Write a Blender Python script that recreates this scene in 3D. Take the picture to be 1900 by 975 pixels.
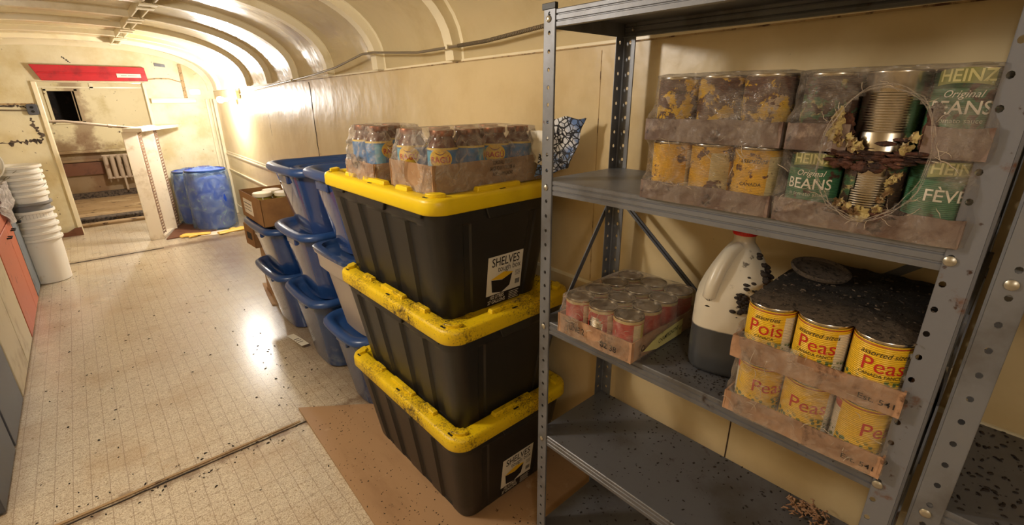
import bpy, bmesh, math, random
from math import pi, sin, cos, radians
from mathutils import Vector, Matrix, noise
random.seed(7)
SC = bpy.context.scene
COL = SC.collection
for o in list(bpy.data.objects): bpy.data.objects.remove(o)

# ---------------------------------------------------------------- camera
CAMZ = 1.41
def make_camera():
    cd = bpy.data.cameras.new('camera'); cam = bpy.data.objects.new('camera', cd); COL.objects.link(cam)
    yaw, pit, rol = 0.7296527, 0.3402393, -0.00723582
    F = Vector((sin(yaw)*cos(pit), cos(yaw)*cos(pit), -sin(pit)))
    R = Vector((cos(yaw), -sin(yaw), 0)); U = R.cross(F)
    r = R*cos(rol)+U*sin(rol); u = -R*sin(rol)+U*cos(rol)
    m = Matrix((r, u, -F)).transposed().to_4x4(); m.translation = Vector((0, 0, CAMZ))
    cam.matrix_world = m
    cd.sensor_width = 36; cd.lens = 865.25/1900*36; cd.clip_start = .02; cd.clip_end = 60
    SC.camera = cam
make_camera()
# ---------------------------------------------------------------- light and exposure
SC.view_settings.view_transform = 'Standard'; SC.view_settings.look = 'None'
SC.view_settings.exposure = 0.12; SC.view_settings.gamma = 1.0; SC.view_settings.use_curve_mapping = False
W = bpy.data.worlds.new('world'); SC.world = W; W.use_nodes = True
W.node_tree.nodes['Background'].inputs[0].default_value = (0.9, 0.75, 0.55, 1)
W.node_tree.nodes['Background'].inputs[1].default_value = 0.01
def point(name, loc, power, col, rad):
    l = bpy.data.lights.new(name, 'POINT'); l.energy = power; l.color = col; l.shadow_soft_size = rad
    o = bpy.data.objects.new(name, l); o.location = loc; COL.objects.link(o); return o
def area(name, loc, rot, sx, sy, power, col):
    l = bpy.data.lights.new(name, 'AREA'); l.shape = 'RECTANGLE'; l.size = sx; l.size_y = sy; l.energy = power; l.color = col
    o = bpy.data.objects.new(name, l); o.location = loc; o.rotation_euler = rot; COL.objects.link(o); return o
point('bulb_light', (1.07, 5.78, 1.41), 56, (1, .96, .91), .05)
point('ceiling_lamp_light', (-.35, 1.75, 1.80), 43, (1, .92, .82), .09)
point('rear_fill_light', (-.45, -.75, 1.72), 16, (1, .93, .84), .12)  # unseen fill added behind the camera to brighten the shelves
point('next_room_light', (.72, 7.9, 1.52), 62, (1, .96, .90), .06)

# ---------------------------------------------------------------- materials
def lin(c):
    return tuple(((x/255)/12.92 if x/255 <= .04045 else ((x/255+.055)/1.055)**2.4) for x in c)
class NT:
    def __init__(s, name):
        s.m = bpy.data.materials.new(name); s.m.use_nodes = True; s.t = s.m.node_tree; s.n = s.t.nodes; s.l = s.t.links
        s.b = s.n['Principled BSDF']; s.tc = s.n.new('ShaderNodeTexCoord'); s.out = s.n['Material Output']
        s._co = s.tc.outputs['Object']
    def link(s, a, b): s.l.new(a, b)
    def co(s, scale=(1, 1, 1), which=None, rot=(0, 0, 0)):
        m = s.n.new('ShaderNodeMapping'); m.inputs['Scale'].default_value = scale; m.inputs['Rotation'].default_value = rot
        s.link(s.tc.outputs[which] if which else s._co, m.inputs['Vector']); return m.outputs[0]
    def noise(s, scale, detail=4, rough=.6, dist=0, co=None):
        n = s.n.new('ShaderNodeTexNoise'); n.inputs['Scale'].default_value = scale; n.inputs['Detail'].default_value = detail
        n.inputs['Roughness'].default_value = rough; n.inputs['Distortion'].default_value = dist
        s.link(co or s._co, n.inputs['Vector']); return n.outputs['Fac']
    def vor(s, scale, co=None, feature='F1', out='Distance', rnd=1):
        n = s.n.new('ShaderNodeTexVoronoi'); n.feature = feature; n.inputs['Scale'].default_value = scale
        n.inputs['Randomness'].default_value = rnd
        s.link(co or s._co, n.inputs['Vector']); return n.outputs[out]
    def ramp(s, f, lo, hi, a=0., b=1.):
        n = s.n.new('ShaderNodeMapRange'); n.inputs[1].default_value = lo; n.inputs[2].default_value = hi
        n.inputs[3].default_value = a; n.inputs[4].default_value = b; n.interpolation_type = 'SMOOTHSTEP' if (a, b) == (0., 1.) else 'LINEAR'
        s.link(f, n.inputs[0]); return n.outputs[0]
    def math(s, op, a, b=None):
        n = s.n.new('ShaderNodeMath'); n.operation = op
        for i, v in enumerate((a, b)):
            if v is None: continue
            if isinstance(v, (int, float)): n.inputs[i].default_value = v
            else: s.link(v, n.inputs[i])
        return n.outputs[0]
    def mix(s, f, a, b):
        n = s.n.new('ShaderNodeMix'); n.data_type = 'RGBA'
        if isinstance(f, (int, float)): n.inputs[0].default_value = f
        else: s.link(f, n.inputs[0])
        for i, v in ((6, a), (7, b)):
            if isinstance(v, tuple): n.inputs[i].default_value = (*lin(v), 1)
            else: s.link(v, n.inputs[i])
        return n.outputs[2]
    def sep(s, co):
        n = s.n.new('ShaderNodeSeparateXYZ'); s.link(co, n.inputs[0]); return n.outputs
    def bump(s, f, strength=.2, dist=.01):
        n = s.n.new('ShaderNodeBump'); n.inputs['Strength'].default_value = strength; n.inputs['Distance'].default_value = dist
        s.link(f, n.inputs['Height'])
        if s.b.inputs['Normal'].is_linked: s.link(s.b.inputs['Normal'].links[0].from_socket, n.inputs['Normal'])
        s.link(n.outputs[0], s.b.inputs['Normal'])
    def done(s, col=None, rough=.5, metal=0, spec=.5, rsock=None):
        if col is not None:
            if isinstance(col, tuple): s.b.inputs['Base Color'].default_value = (*lin(col), 1)
            else: s.link(col, s.b.inputs['Base Color'])
        s.b.inputs['Roughness'].default_value = rough; s.b.inputs['Metallic'].default_value = metal
        s.b.inputs['Specular IOR Level'].default_value = spec
        if rsock is not None: s.link(rsock, s.b.inputs['Roughness'])
        return s.m
def M(name, base, rough=.5, metal=0, layers=(), bump=None, spec=.5, rot=(0, 0, 0), uv=False):
    """layers: (colour, scale, lo, hi[, stretch]) laid over the base by a noise mask"""
    t = NT(name)
    if uv: t._co = t.tc.outputs['UV']
    c = base
    for i, L in enumerate(layers):
        st = L[4] if len(L) > 4 else (1, 1, 1)
        off = t.n.new('ShaderNodeMapping'); off.inputs['Location'].default_value = (i*3.7+.3, i*1.9, i*5.1); off.inputs['Scale'].default_value = st
        t.link(t._co, off.inputs['Vector'])
        c = t.mix(t.ramp(t.noise(L[1], 6, .62, 0, off.outputs[0]), L[2], L[3]), c, L[0])
    if bump: t.bump(t.noise(bump[0], 5), bump[1], bump[2] if len(bump) > 2 else .005)
    return t.done(c, rough, metal, spec)
MT = {}
MT['cream'] = M('cream_enamel_wall', (212, 191, 148), .34, 0, [((196, 172, 126), 2.2, .45, .75), ((168, 128, 78), 9, .70, .80), ((70, 45, 28), 34, .735, .76)], (70, .12, .003))
def wavy(m, sc, st, d):
    t = m.node_tree; b = t.nodes['Principled BSDF']; n = t.nodes.new('ShaderNodeTexNoise'); n.inputs['Scale'].default_value = sc; n.inputs['Detail'].default_value = 3; t.links.new(t.nodes['Texture Coordinate'].outputs['Object'], n.inputs['Vector'])
    k = t.nodes.new('ShaderNodeBump'); k.inputs['Strength'].default_value = st; k.inputs['Distance'].default_value = d; t.links.new(n.outputs['Fac'], k.inputs['Height'])
    if b.inputs['Normal'].is_linked: t.links.new(b.inputs['Normal'].links[0].from_socket, k.inputs['Normal'])
    t.links.new(k.outputs[0], b.inputs['Normal'])
wavy(MT['cream'], 5, .25, .03)
MT['cream_far'] = M('peeling_cream_paint', (222, 213, 182), .5, 0, [((203, 186, 138), 3, .4, .7), ((170, 140, 96), 7, .66, .76), ((60, 40, 28), 22, .68, .71)], (40, .3, .004))
MT['ceil'] = M('cream_ceiling_paint', (198, 180, 140), .26, 0, [((184, 163, 120), 2.5, .45, .75)], (45, .10, .003))
wavy(MT['ceil'], 4, .4, .03)
MT['rib'] = M('cream_rib_paint', (234, 222, 190), .32, 0, [((210, 192, 146), 4, .5, .8), ((120, 84, 50), 30, .72, .76)], (60, .1, .003))
MT['seam'] = M('rusty_seam', (176, 148, 104), .7, 0, [((86, 54, 30), 30, .5, .65)])
MT['crack'] = M('dark_crack', (60, 42, 28), .9)
MT['grey'] = M('grey_hammered_steel', (118, 120, 126), .42, .25, [((92, 90, 90), 6, .45, .7), ((88, 60, 42), 26, .69, .76), ((52, 34, 24), 70, .70, .74)], (90, .10, .002))
MT['grey_rusty'] = M('grey_rusted_steel', (118, 120, 128), .48, .2, [((104, 66, 42), 14, .60, .70), ((60, 36, 24), 40, .63, .70)], (90, .12, .002))
MT['shelfdirty'] = M('grey_dirty_shelf', (100, 101, 106), .34, .2, [((78, 74, 70), 4, .45, .7), ((60, 46, 36), 18, .62, .74), ((30, 22, 18), 80, .66, .70)], (60, .1, .002))
MT['galv'] = M('galvanised_screw', (176, 170, 156), .35, .8)
MT['dark'] = M('near_black', (14, 12, 11), .8)
MT['black_cap'] = M('black_plastic_cap', (26, 24, 24), .5)
MT['tote'] = M('black_polypropylene', (36, 35, 34), .40, 0, [((46, 42, 38), 8, .55, .8)], (120, .05, .002))
MT['yellow'] = M('yellow_lid_plastic', (232, 200, 14), .38, 0, [((214, 178, 10), 5, .5, .8)], (160, .04, .002))
def speck(name, base, dirt, dark, rough, amt=.50, metal=0):
    t = NT(name); big = t.noise(7, 5, .6); fine = t.noise(150, 5, .75, .6)
    f = t.ramp(t.math('ADD', t.math('MULTIPLY', fine, .75), t.math('MULTIPLY', big, .55)), amt+.14, amt+.22)
    g = t.ramp(t.math('ADD', t.math('MULTIPLY', t.noise(60, 5, .7), .7), t.math('MULTIPLY', big, .6)), amt+.22, amt+.30)
    c = t.mix(t.math('MULTIPLY', f, .8), base, dirt); c = t.mix(g, c, dark)
    t.bump(fine, .25, .002); return t.done(c, rough, metal)
MT['yellow_dirty'] = speck('yellow_dirty_lid_plastic', (226, 192, 14), (120, 92, 30), (46, 34, 20), .42, .53)
MT['blue'] = M('blue_storage_plastic', (22, 54, 112), .12, 0, [((40, 70, 124), 5, .4, .8)], (18, .03, .01))
MT['blue_dull'] = M('scuffed_blue_storage_plastic', (36, 60, 102), .24, 0, [((88, 100, 122), 9, .5, .75)], (30, .05, .004))
MT['blue_lid'] = M('blue_lid_plastic', (36, 68, 122), .30, 0, [((66, 92, 140), 9, .55, .8)], (90, .08, .002))
MT['blue_pale'] = M('pale_blue_storage_plastic', (40, 64, 116), .10, 0, [((46, 68, 122), 5, .45, .7)], (16, .04, .01))
for k_ in ('blue', 'blue_pale'):
    MT[k_].node_tree.nodes['Principled BSDF'].inputs['Coat Weight'].default_value = .9; MT[k_].node_tree.nodes['Principled BSDF'].inputs['Coat Roughness'].default_value = .04
MT['blue_dull'].node_tree.nodes['Principled BSDF'].inputs['Coat Weight'].default_value = .4
MT['greytote'] = M('taupe_storage_plastic', (160, 148, 138), .32, 0, [((140, 128, 118), 5, .5, .8)], (60, .05, .003))
MT['card'] = M('brown_cardboard', (178, 146, 112), .8, 0, [((150, 112, 76), 5, .45, .7), ((104, 74, 50), 18, .62, .74)], (80, .08, .002))
MT['card_pink'] = M('stained_cardboard', (184, 144, 112), .8, 0, [((150, 112, 84), 10, .45, .65), ((96, 66, 46), 26, .56, .68)], (60, .25, .002))
MT['card_wet'] = M('rotten_brown_cardboard', (128, 108, 98), .5, 0, [((96, 70, 58), 12, .46, .56), ((52, 30, 22), 18, .55, .61), ((160, 136, 118), 16, .60, .68)], (40, .5, .004))
MT['card_dark'] = M('plain_box_cardboard', (150, 108, 64), .8, 0, [((130, 92, 54), 6, .45, .7)])
MT['tin'] = M('bare_tinplate', (196, 188, 176), .24, 1, [((150, 130, 104), 16, .6, .75), ((90, 52, 32), 40, .68, .73)])
MT['tin_lid'] = M('dull_tin_end', (166, 152, 132), .34, .9, [((128, 110, 90), 12, .5, .7), ((70, 44, 30), 60, .70, .74)])
MT['tin_rust'] = M('rusted_tin_end', (92, 62, 44), .7, .2, [((50, 32, 24), 30, .5, .65)])
MT['jarlid'] = M('rusty_copper_jar_lid', (150, 84, 50), .36, .6, [((96, 48, 30), 26, .5, .62), ((196, 134, 80), 50, .64, .7)])
MT['sauce'] = M('dark_red_sauce_glass', (92, 44, 34), .12, 0, [((70, 34, 28), 20, .5, .7), ((140, 88, 66), 30, .66, .74)])
MT['white'] = M('white_paper', (226, 220, 206), .6)
MT['white_plastic'] = M('white_bucket_plastic', (246, 244, 238), .32, 0, [((206, 192, 160), 6, .62, .75), ((150, 120, 80), 16, .72, .78)])
MT['grey_plastic'] = M('grey_bucket_plastic', (134, 134, 136), .4)
MT['ink'] = M('black_ink', (30, 24, 22), .7)
MT['ink_red'] = M('red_ink', (190, 40, 30), .5)
MT['ink_gold'] = M('gold_ink', (212, 204, 136), .5)
MT['ink_white'] = M('white_ink', (232, 224, 206), .55)
MT['ink_pale'] = M('faded_white_ink', (196, 200, 176), .6)
MT['ink_yellow'] = M('yellow_ink', (236, 190, 40), .5)
MT['ink_olive'] = M('olive_gold_ink', (138, 140, 74), .5)
MT['ink_green'] = M('green_ink', (54, 92, 62), .5)
MT['red_paint'] = M('red_painted_board', (186, 22, 34), .4, 0, [((150, 14, 26), 8, .5, .7), ((226, 150, 140), 24, .70, .73)])
MT['orange_cab'] = M('salmon_painted_wood', (196, 104, 72), .5, 0, [((216, 150, 124), 6, .55, .75, (1, 1, .2)), ((150, 72, 48), 10, .6, .7)], (30, .1, .002))
MT['grey_cab'] = M('blue_grey_painted_wood', (116, 126, 138), .55, 0, [((150, 158, 164), 9, .5, .7, (1, 1, .3)), ((80, 88, 98), 6, .55, .7)], (40, .2, .003))
MT['dark_cab'] = M('dark_grey_painted_wood', (78, 80, 88), .5, 0, [((106, 108, 114), 8, .55, .75, (1, 1, .3))], (30, .1, .002))
MT['white_cab'] = M('off_white_painted_wood', (214, 202, 170), .5, 0, [((186, 168, 130), 5, .5, .7), ((110, 86, 60), 40, .7, .73)])
MT['counter'] = M('grey_counter_top', (150, 146, 142), .4, 0, [((120, 116, 112), 8, .5, .7)])
MT['plywood'] = M('worn_plywood', (168, 134, 100), .6, 0, [((146, 112, 80), 5, .45, .7, (1, .25, 1)), ((188, 158, 126), 12, .6, .75), ((70, 46, 28), 40, .66, .70), ((44, 30, 20), 9, .70, .76)], (50, .12, .002))
MT['white_wood'] = M('white_painted_board', (228, 216, 196), .5, 0, [((196, 178, 150), 6, .5, .7), ((130, 90, 58), 26, .66, .72)])
MT['mesh_strip'] = M('rusty_perforated_edge', (132, 104, 84), .7)
MT['drum'] = M('bright_blue_barrel', (22, 72, 196), .3)
MT['brown_mat'] = M('brown_wet_board', (112, 70, 48), .6, 0, [((80, 48, 34), 10, .5, .7)])
MT['glove'] = M('yellow_rubber_glove', (238, 196, 92), .45)
MT['radiator'] = M('old_radiator_paint', (176, 156, 136), .6, 0, [((120, 92, 72), 10, .55, .7)])
MT['debris'] = M('black_brown_debris', (36, 26, 20), .8)
def rot_mat():
    t = NT('black_rot'); x = t.sep(t._co)[0]; n = t.noise(26, 6, .65)
    f = t.ramp(t.math('ADD', x, t.math('MULTIPLY', n, .12)), 1.02, .90)
    c = t.mix(f, (26, 22, 19), (96, 82, 68)); c = t.mix(t.ramp(t.noise(120, 5, .7), .5, .62), c, (40, 32, 26)); c = t.mix(t.ramp(t.noise(200, 4, .7), .63, .68), c, (140, 124, 104))
    t.bump(t.noise(140, 6, .75), .9, .004); return t.done(c, .75)
MT['rot'] = rot_mat()
MT['rot_brown'] = M('brown_rot', (94, 80, 68), .8, 0, [((44, 34, 28), 30, .46, .6), ((128, 112, 96), 90, .60, .70)], (100, .9, .004))
MT['jug'] = NT('milky_jug_plastic'); 
def jug_mat():
    t = MT['jug']; z = t.sep(t._co)[2]
    n = t.noise(20, 5); zz = t.math('ADD', z, t.math('MULTIPLY', n, .004))
    c = t.mix(t.ramp(zz, .1085, .1125), (66, 68, 72), (206, 198, 182))
    spots = t.math('MULTIPLY', t.ramp(t.noise(30, 7, .7), .58, .66), t.ramp(t.sep(t._co)[1], .03, -.03))
    spots = t.math('MULTIPLY', spots, t.ramp(zz, .11, .16))
    c = t.mix(spots, c, (52, 36, 26))
    m = t.done(c, .30); t.b.inputs['Subsurface Weight'].default_value = .15; t.b.inputs['Subsurface Radius'].default_value = (.02, .02, .02)
    return m
MT['jug'] = jug_mat()
MT['red_cap'] = M('red_cap_plastic', (196, 30, 28), .35)
MT['cable'] = M('grey_armoured_cable', (138, 126, 106), .4, .5)
MT['glass_off'] = M('frosted_bulb_glass', (240, 236, 226), .3)
MT['pot_white'] = M('white_jar_lid', (236, 226, 200), .3)
MT['pickle'] = M('olive_jar_glass', (150, 132, 56), .12)
MT['wood_step'] = M('muddy_floor_boards', (160, 132, 96), .7, 0, [((196, 172, 134), 5, .5, .7, (.3, 1, 1)), ((70, 44, 28), 9, .55, .68)], (30, .3, .004))
MT['filth'] = M('rotten_wall_paint', (206, 190, 146), .6, 0, [((150, 104, 60), 2.6, .5, .62), ((74, 46, 30), 4, .55, .66), ((40, 26, 18), 20, .66, .7)], (40, .3, .004))
def filth_mat():
    t = NT('rotten_wall_paint'); x, y, z = t.sep(t._co)
    n = t.math('MULTIPLY', t.math('SUBTRACT', t.noise(5, 6, .65), .5), 1.1)
    c = t.mix(t.ramp(t.noise(3, 5), .5, .7), (224, 210, 170), (200, 182, 132))
    d = t.ramp(t.math('ADD', t.math('ADD', z, n), t.math('MULTIPLY', x, .35)), 1.02, .60)
    near = t.ramp(t.math('ADD', t.math('ABSOLUTE', t.math('ADD', x, -.07)), t.math('MULTIPLY', n, .3)), .14, .05)
    c = t.mix(t.math('MULTIPLY', near, .7), c, (130, 96, 66)); c = t.mix(t.math('MULTIPLY', d, .8), c, (120, 84, 54))
    c = t.mix(t.ramp(t.noise(14, 6, .6), .63, .68), c, (76, 48, 30))
    t.bump(t.noise(30, 5), .3, .004); return t.done(c, .6)
MT['filth'] = filth_mat()
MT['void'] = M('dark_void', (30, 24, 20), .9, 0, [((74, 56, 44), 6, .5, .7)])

def film(name, tint, base, amount, wr=26):
    t = NT(name)
    tr = t.n.new('ShaderNodeBsdfTransparent'); mx = t.n.new('ShaderNodeMixShader')
    nz = t.noise(wr, 4, .6, 1.5); f = t.ramp(nz, .40, .75, base, amount)
    fr = t.n.new('ShaderNodeLayerWeight'); fr.inputs[0].default_value = .35
    f2 = t.math('ADD', f, t.math('MULTIPLY', fr.outputs['Fresnel'], .35))
    t.bump(t.noise(wr*1.4, 4, .6, 2.5), 1.0, .010); 
    m = t.done(tint, .16, 0, .8)
    t.link(f2, mx.inputs[0]); t.link(tr.outputs[0], mx.inputs[1]); t.link(t.b.outputs[0], mx.inputs[2]); t.link(mx.outputs[0], t.out.inputs[0])
    return m
MT['film'] = film('shrink_wrap_film', (206, 192, 176), .10, .42, 22)
MT['film_dirty'] = film('grimy_shrink_wrap_film', (172, 160, 148), .08, .50, 16)
MT['film_jar'] = film('crinkled_clear_shrink_wrap', (214, 200, 186), .12, .58, 24)
MT['bag_blue'] = film('blue_tinted_bag_film', (176, 206, 232), .12, .50, 6)
MT['bag_clear'] = film('crumpled_clear_bag_film', (224, 216, 214), .35, .9, 22)

def floor_mat():
    t = NT('speckled_vinyl_tile_floor')
    co = t._co
    fine = t.noise(95, 4, .75, 2.6); med = t.noise(3, 5)
    c = t.mix(t.ramp(fine, .45, .60), (224, 213, 192), (158, 136, 108))
    c = t.mix(t.math('MULTIPLY', t.ramp(med, .45, .75), .6), c, (176, 146, 106))
    c = t.mix(t.ramp(t.noise(9, 6, .65), .66, .78), c, (130, 102, 72))
    c = t.mix(t.ramp(t.noise(42, 3, .5), .735, .76), c, (60, 40, 26))
    br = t.n.new('ShaderNodeTexBrick'); br.offset = 0; br.inputs['Scale'].default_value = 1
    br.inputs['Brick Width'].default_value = .054; br.inputs['Row Height'].default_value = .085; br.inputs['Mortar Size'].default_value = .0016
    br.inputs['Mortar Smooth'].default_value = .3
    wob = t.n.new('ShaderNodeVectorMath'); wob.operation = 'MULTIPLY_ADD'
    nn = t.n.new('ShaderNodeTexNoise'); nn.inputs['Scale'].default_value = 6; t.link(co, nn.inputs['Vector'])
    t.link(nn.outputs['Color'], wob.inputs[0]); wob.inputs[1].default_value = (.006, .006, 0); t.link(co, wob.inputs[2])
    t.link(wob.outputs[0], br.inputs['Vector'])
    c = t.mix(t.math('MULTIPLY', br.outputs['Fac'], .5), c, (120, 88, 58))
    # brown grime along the cross seams; darker brown towards the right wall
    y = t.sep(co)[1]; x = t.sep(co)[0]
    for y0, w in ((1.975, .05), (5.70, .12)):
        d = t.math('ABSOLUTE', t.math('SUBTRACT', y, y0))
        d = t.math('ADD', d, t.math('MULTIPLY', t.math('SUBTRACT', t.noise(14, 5), .5), .16))
        c = t.mix(t.math('MULTIPLY', t.ramp(d, w, 0.0), .7), c, (108, 76, 46))
    c = t.mix(t.math('MULTIPLY', t.ramp(t.math('ADD', x, t.math('MULTIPLY', t.noise(8, 5), .25)), .62, .95), .55), c, (96, 68, 42))
    c = t.mix(t.math('MULTIPLY', t.ramp(t.math('ADD', x, t.math('MULTIPLY', t.noise(7, 5), .22)), -.30, -.44), .45), c, (130, 96, 62))
    t.bump(t.noise(150, 4, .8, 2), .55, .003); t.bump(br.outputs['Fac'], .25, -.002)
    t.b.inputs['Coat Weight'].default_value = .85; t.b.inputs['Coat Roughness'].default_value = .25
    return t.done(c, .4, 0, .5, rsock=t.ramp(t.noise(4, 5), .3, .8, .25, .45))
MT['floor'] = floor_mat()

def label_mat(name, base, bands=(), blobs=None, rust=None, pale=None, stripes=0, peel=(.5, .56)):
    """printed label on UV space (u round the can, v up)"""
    t = NT(name); uv = t.tc.outputs['UV']; s = t.sep(uv); u, v = s[0], s[1]
    c = t.mix(0.0, base, base)
    def box(u0, u1, v0, v1):
        f = t.math('MULTIPLY', t.math('GREATER_THAN', u, u0), t.math('LESS_THAN', u, u1))
        return t.math('MULTIPLY', f, t.math('MULTIPLY', t.math('GREATER_THAN', v, v0), t.math('LESS_THAN', v, v1)))
    for (u0, u1, v0, v1, col) in bands: c = t.mix(box(u0, u1, v0, v1), c, col)
    if blobs:
        d = t.vor(1, t.co((30, 12, 1), 'UV'))
        m = t.math('MULTIPLY', t.math('LESS_THAN', d, .42), t.ramp(t.math('ADD', v, t.math('MULTIPLY', t.noise(5, 3, .5, 0, uv), .3)), blobs[0]+.2, blobs[0]+.1))
        c = t.mix(m, c, blobs[1])
    if stripes:
        w = t.n.new('ShaderNodeTexWave'); w.bands_direction = 'Y'; w.inputs['Scale'].default_value = stripes; t.link(uv, w.inputs['Vector'])
        c = t.mix(t.math('MULTIPLY', w.outputs['Fac'], .18), c, (90, 66, 40)); t.bump(w.outputs['Fac'], .5, .002)
    rnd = t.n.new('ShaderNodeObjectInfo').outputs['Random']
    add = t.n.new('ShaderNodeVectorMath'); add.operation = 'ADD'; t.link(uv, add.inputs[0])
    cmb = t.n.new('ShaderNodeCombineXYZ'); t.link(t.math('MULTIPLY', rnd, 17.), cmb.inputs[2]); t.link(cmb.outputs[0], add.inputs[1])
    cs = t.n.new('ShaderNodeMapping'); cs.inputs['Scale'].default_value = (3.2, 1.3, 1); t.link(add.outputs[0], cs.inputs[0])
    if pale: c = t.mix(t.ramp(t.noise(3, 5, .6, 0, cs.outputs[0]), pale[1], pale[1]+.06), c, pale[0])
    if rust:
        f = t.ramp(t.noise(2.4, 7, .65, .3, cs.outputs[0]), peel[0], peel[1])
        c = t.mix(f, c, t.mix(t.noise(12, 5, .6, 0, cs.outputs[0]), rust, tuple(int(k*.45) for k in rust)))
    return t.done(c, .42)
MT['lab_peas'] = label_mat('yellow_pea_label', (244, 196, 34), [(0, 1, .955, .975, (170, 60, 40)), (.10, .24, .06, .8, (232, 222, 204)), (.10, .24, .80, .93, (204, 60, 50)), (.62, .76, .06, .9, (232, 222, 204))], (.40, (92, 118, 62)), None, None, 10)
MT['lab_peas_rust'] = label_mat('rust_stained_yellow_label', (238, 182, 40), [(.06, .20, .1, .9, (226, 206, 150)), (.60, .74, .1, .9, (226, 206, 150))], (.20, (96, 112, 56)), (120, 66, 42), None, 12, (.55, .60))
MT['lab_rot'] = label_mat('mostly_rusted_yellow_label', (236, 188, 40), [], None, (124, 84, 70), ((196, 172, 144), .57), 14, (.45, .49))
MT['lab_beans'] = label_mat('green_bean_label', (62, 118, 84), [(0, 1, .80, 1, (36, 78, 52))], None, (104, 72, 60), None, 12, (.56, .61))
MT['lab_beans_rot'] = label_mat('peeling_green_label', (70, 104, 74), [], None, (104, 80, 68), ((176, 160, 110), .54), 14, (.43, .48))
MT['lab_mush'] = label_mat('red_mushroom_label', (196, 60, 48), [(.0, .12, 0, 1, (226, 210, 170)), (.12, .2, 0, .9, (204, 190, 84)), (.57, .66, 0, .9, (226, 210, 170)), (.66, .72, 0, .9, (204, 190, 84)), (0, 1, .92, 1, (216, 190, 130))], None, None, ((206, 150, 110), .70), 12)
MT['lab_jar'] = label_mat('blue_jar_label', (34, 116, 176), [(0, 1, .94, 1, (232, 200, 90)), (.30, .42, .1, .9, (86, 164, 196))], None, None, None, 0)

# ---------------------------------------------------------------- mesh helpers
class MB:
    def __init__(s): s.v = []; s.f = []; s.uv = {}
    def add(s, vs, fs):
        o = len(s.v); s.v += [tuple(p) for p in vs]; s.f += [tuple(i+o for i in f) for f in fs]; return s
    def box(s, x0, x1, y0, y1, z0, z1):
        return s.add([(x0, y0, z0), (x1, y0, z0), (x1, y1, z0), (x0, y1, z0), (x0, y0, z1), (x1, y0, z1), (x1, y1, z1), (x0, y1, z1)],
                     [(0, 3, 2, 1), (4, 5, 6, 7), (0, 1, 5, 4), (1, 2, 6, 5), (2, 3, 7, 6), (3, 0, 4, 7)])
    def prism(s, poly, z0, z1):
        n = len(poly)
        return s.add([(x, y, z0) for x, y in poly]+[(x, y, z1) for x, y in poly],
                     [tuple(range(n))[::-1], tuple(range(n, 2*n))]+[(i, (i+1) % n, n+(i+1) % n, n+i) for i in range(n)])
    def poly3(s, a, d):
        """planar 3-D polygon a extruded by vector d"""
        n = len(a); d = Vector(d)
        return s.add([tuple(p) for p in a]+[tuple(Vector(p)+d) for p in a],
                     [tuple(range(n))[::-1], tuple(range(n, 2*n))]+[(i, (i+1) % n, n+(i+1) % n, n+i) for i in range(n)])
    def loft(s, rings, cap0=True, cap1=True, closed=True):
        n = len(rings[0]); o = len(s.v); assert all(len(r) == n for r in rings)
        for r in rings: s.v += [tuple(p) for p in r]
        for k in range(len(rings)-1):
            for i in range(n if closed else n-1):
                a = o+k*n+i; b = o+k*n+(i+1) % n
                s.f.append((a, b, b+n, a+n))
        if cap0: s.f.append(tuple(o+i for i in range(n))[::-1])
        if cap1: s.f.append(tuple(o+(len(rings)-1)*n+i for i in range(n)))
        return s
    def lathe(s, prof, n=32, c=(0, 0), cap0=True, cap1=True):
        return s.loft([[(c[0]+r*cos(2*pi*i/n), c[1]+r*sin(2*pi*i/n), z) for i in range(n)] for r, z in prof], cap0, cap1)
    def tube(s, path, r, n=8, caps=True):
        P = [Vector(p) for p in path]; rings = []; up = Vector((0, 0, 1))
        for i, p in enumerate(P):
            t = (P[min(i+1, len(P)-1)]-P[max(i-1, 0)]).normalized()
            a = t.cross(up)
            if a.length < .05: a = t.cross(Vector((1, 0, 0)))
            a.normalize(); b = a.cross(t); rr = r(i) if callable(r) else r
            rings.append([p+a*rr*cos(2*pi*k/n)+b*rr*sin(2*pi*k/n) for k in range(n)])
        return s.loft(rings, caps, caps)
    def bar(s, a, b, w, t, nrm):
        """flat bar from a to b, width w, thickness t along nrm"""
        a = Vector(a); b = Vector(b); d = (b-a).normalized(); nrm = Vector(nrm).normalized(); q = d.cross(nrm).normalized()*w/2; h = nrm*t/2
        return s.add([a-q-h, a+q-h, b+q-h, b-q-h, a-q+h, a+q+h, b+q+h, b-q+h], [(0, 3, 2, 1), (4, 5, 6, 7), (0, 1, 5, 4), (1, 2, 6, 5), (2, 3, 7, 6), (3, 0, 4, 7)])
    def mesh(s, name):
        m = bpy.data.meshes.new(name); m.from_pydata(s.v, [], s.f); m.update(); return m
def link(name, data, parent=None):
    o = bpy.data.objects.new(name, data); COL.objects.link(o)
    if parent: o.parent = parent
    return o
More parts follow.
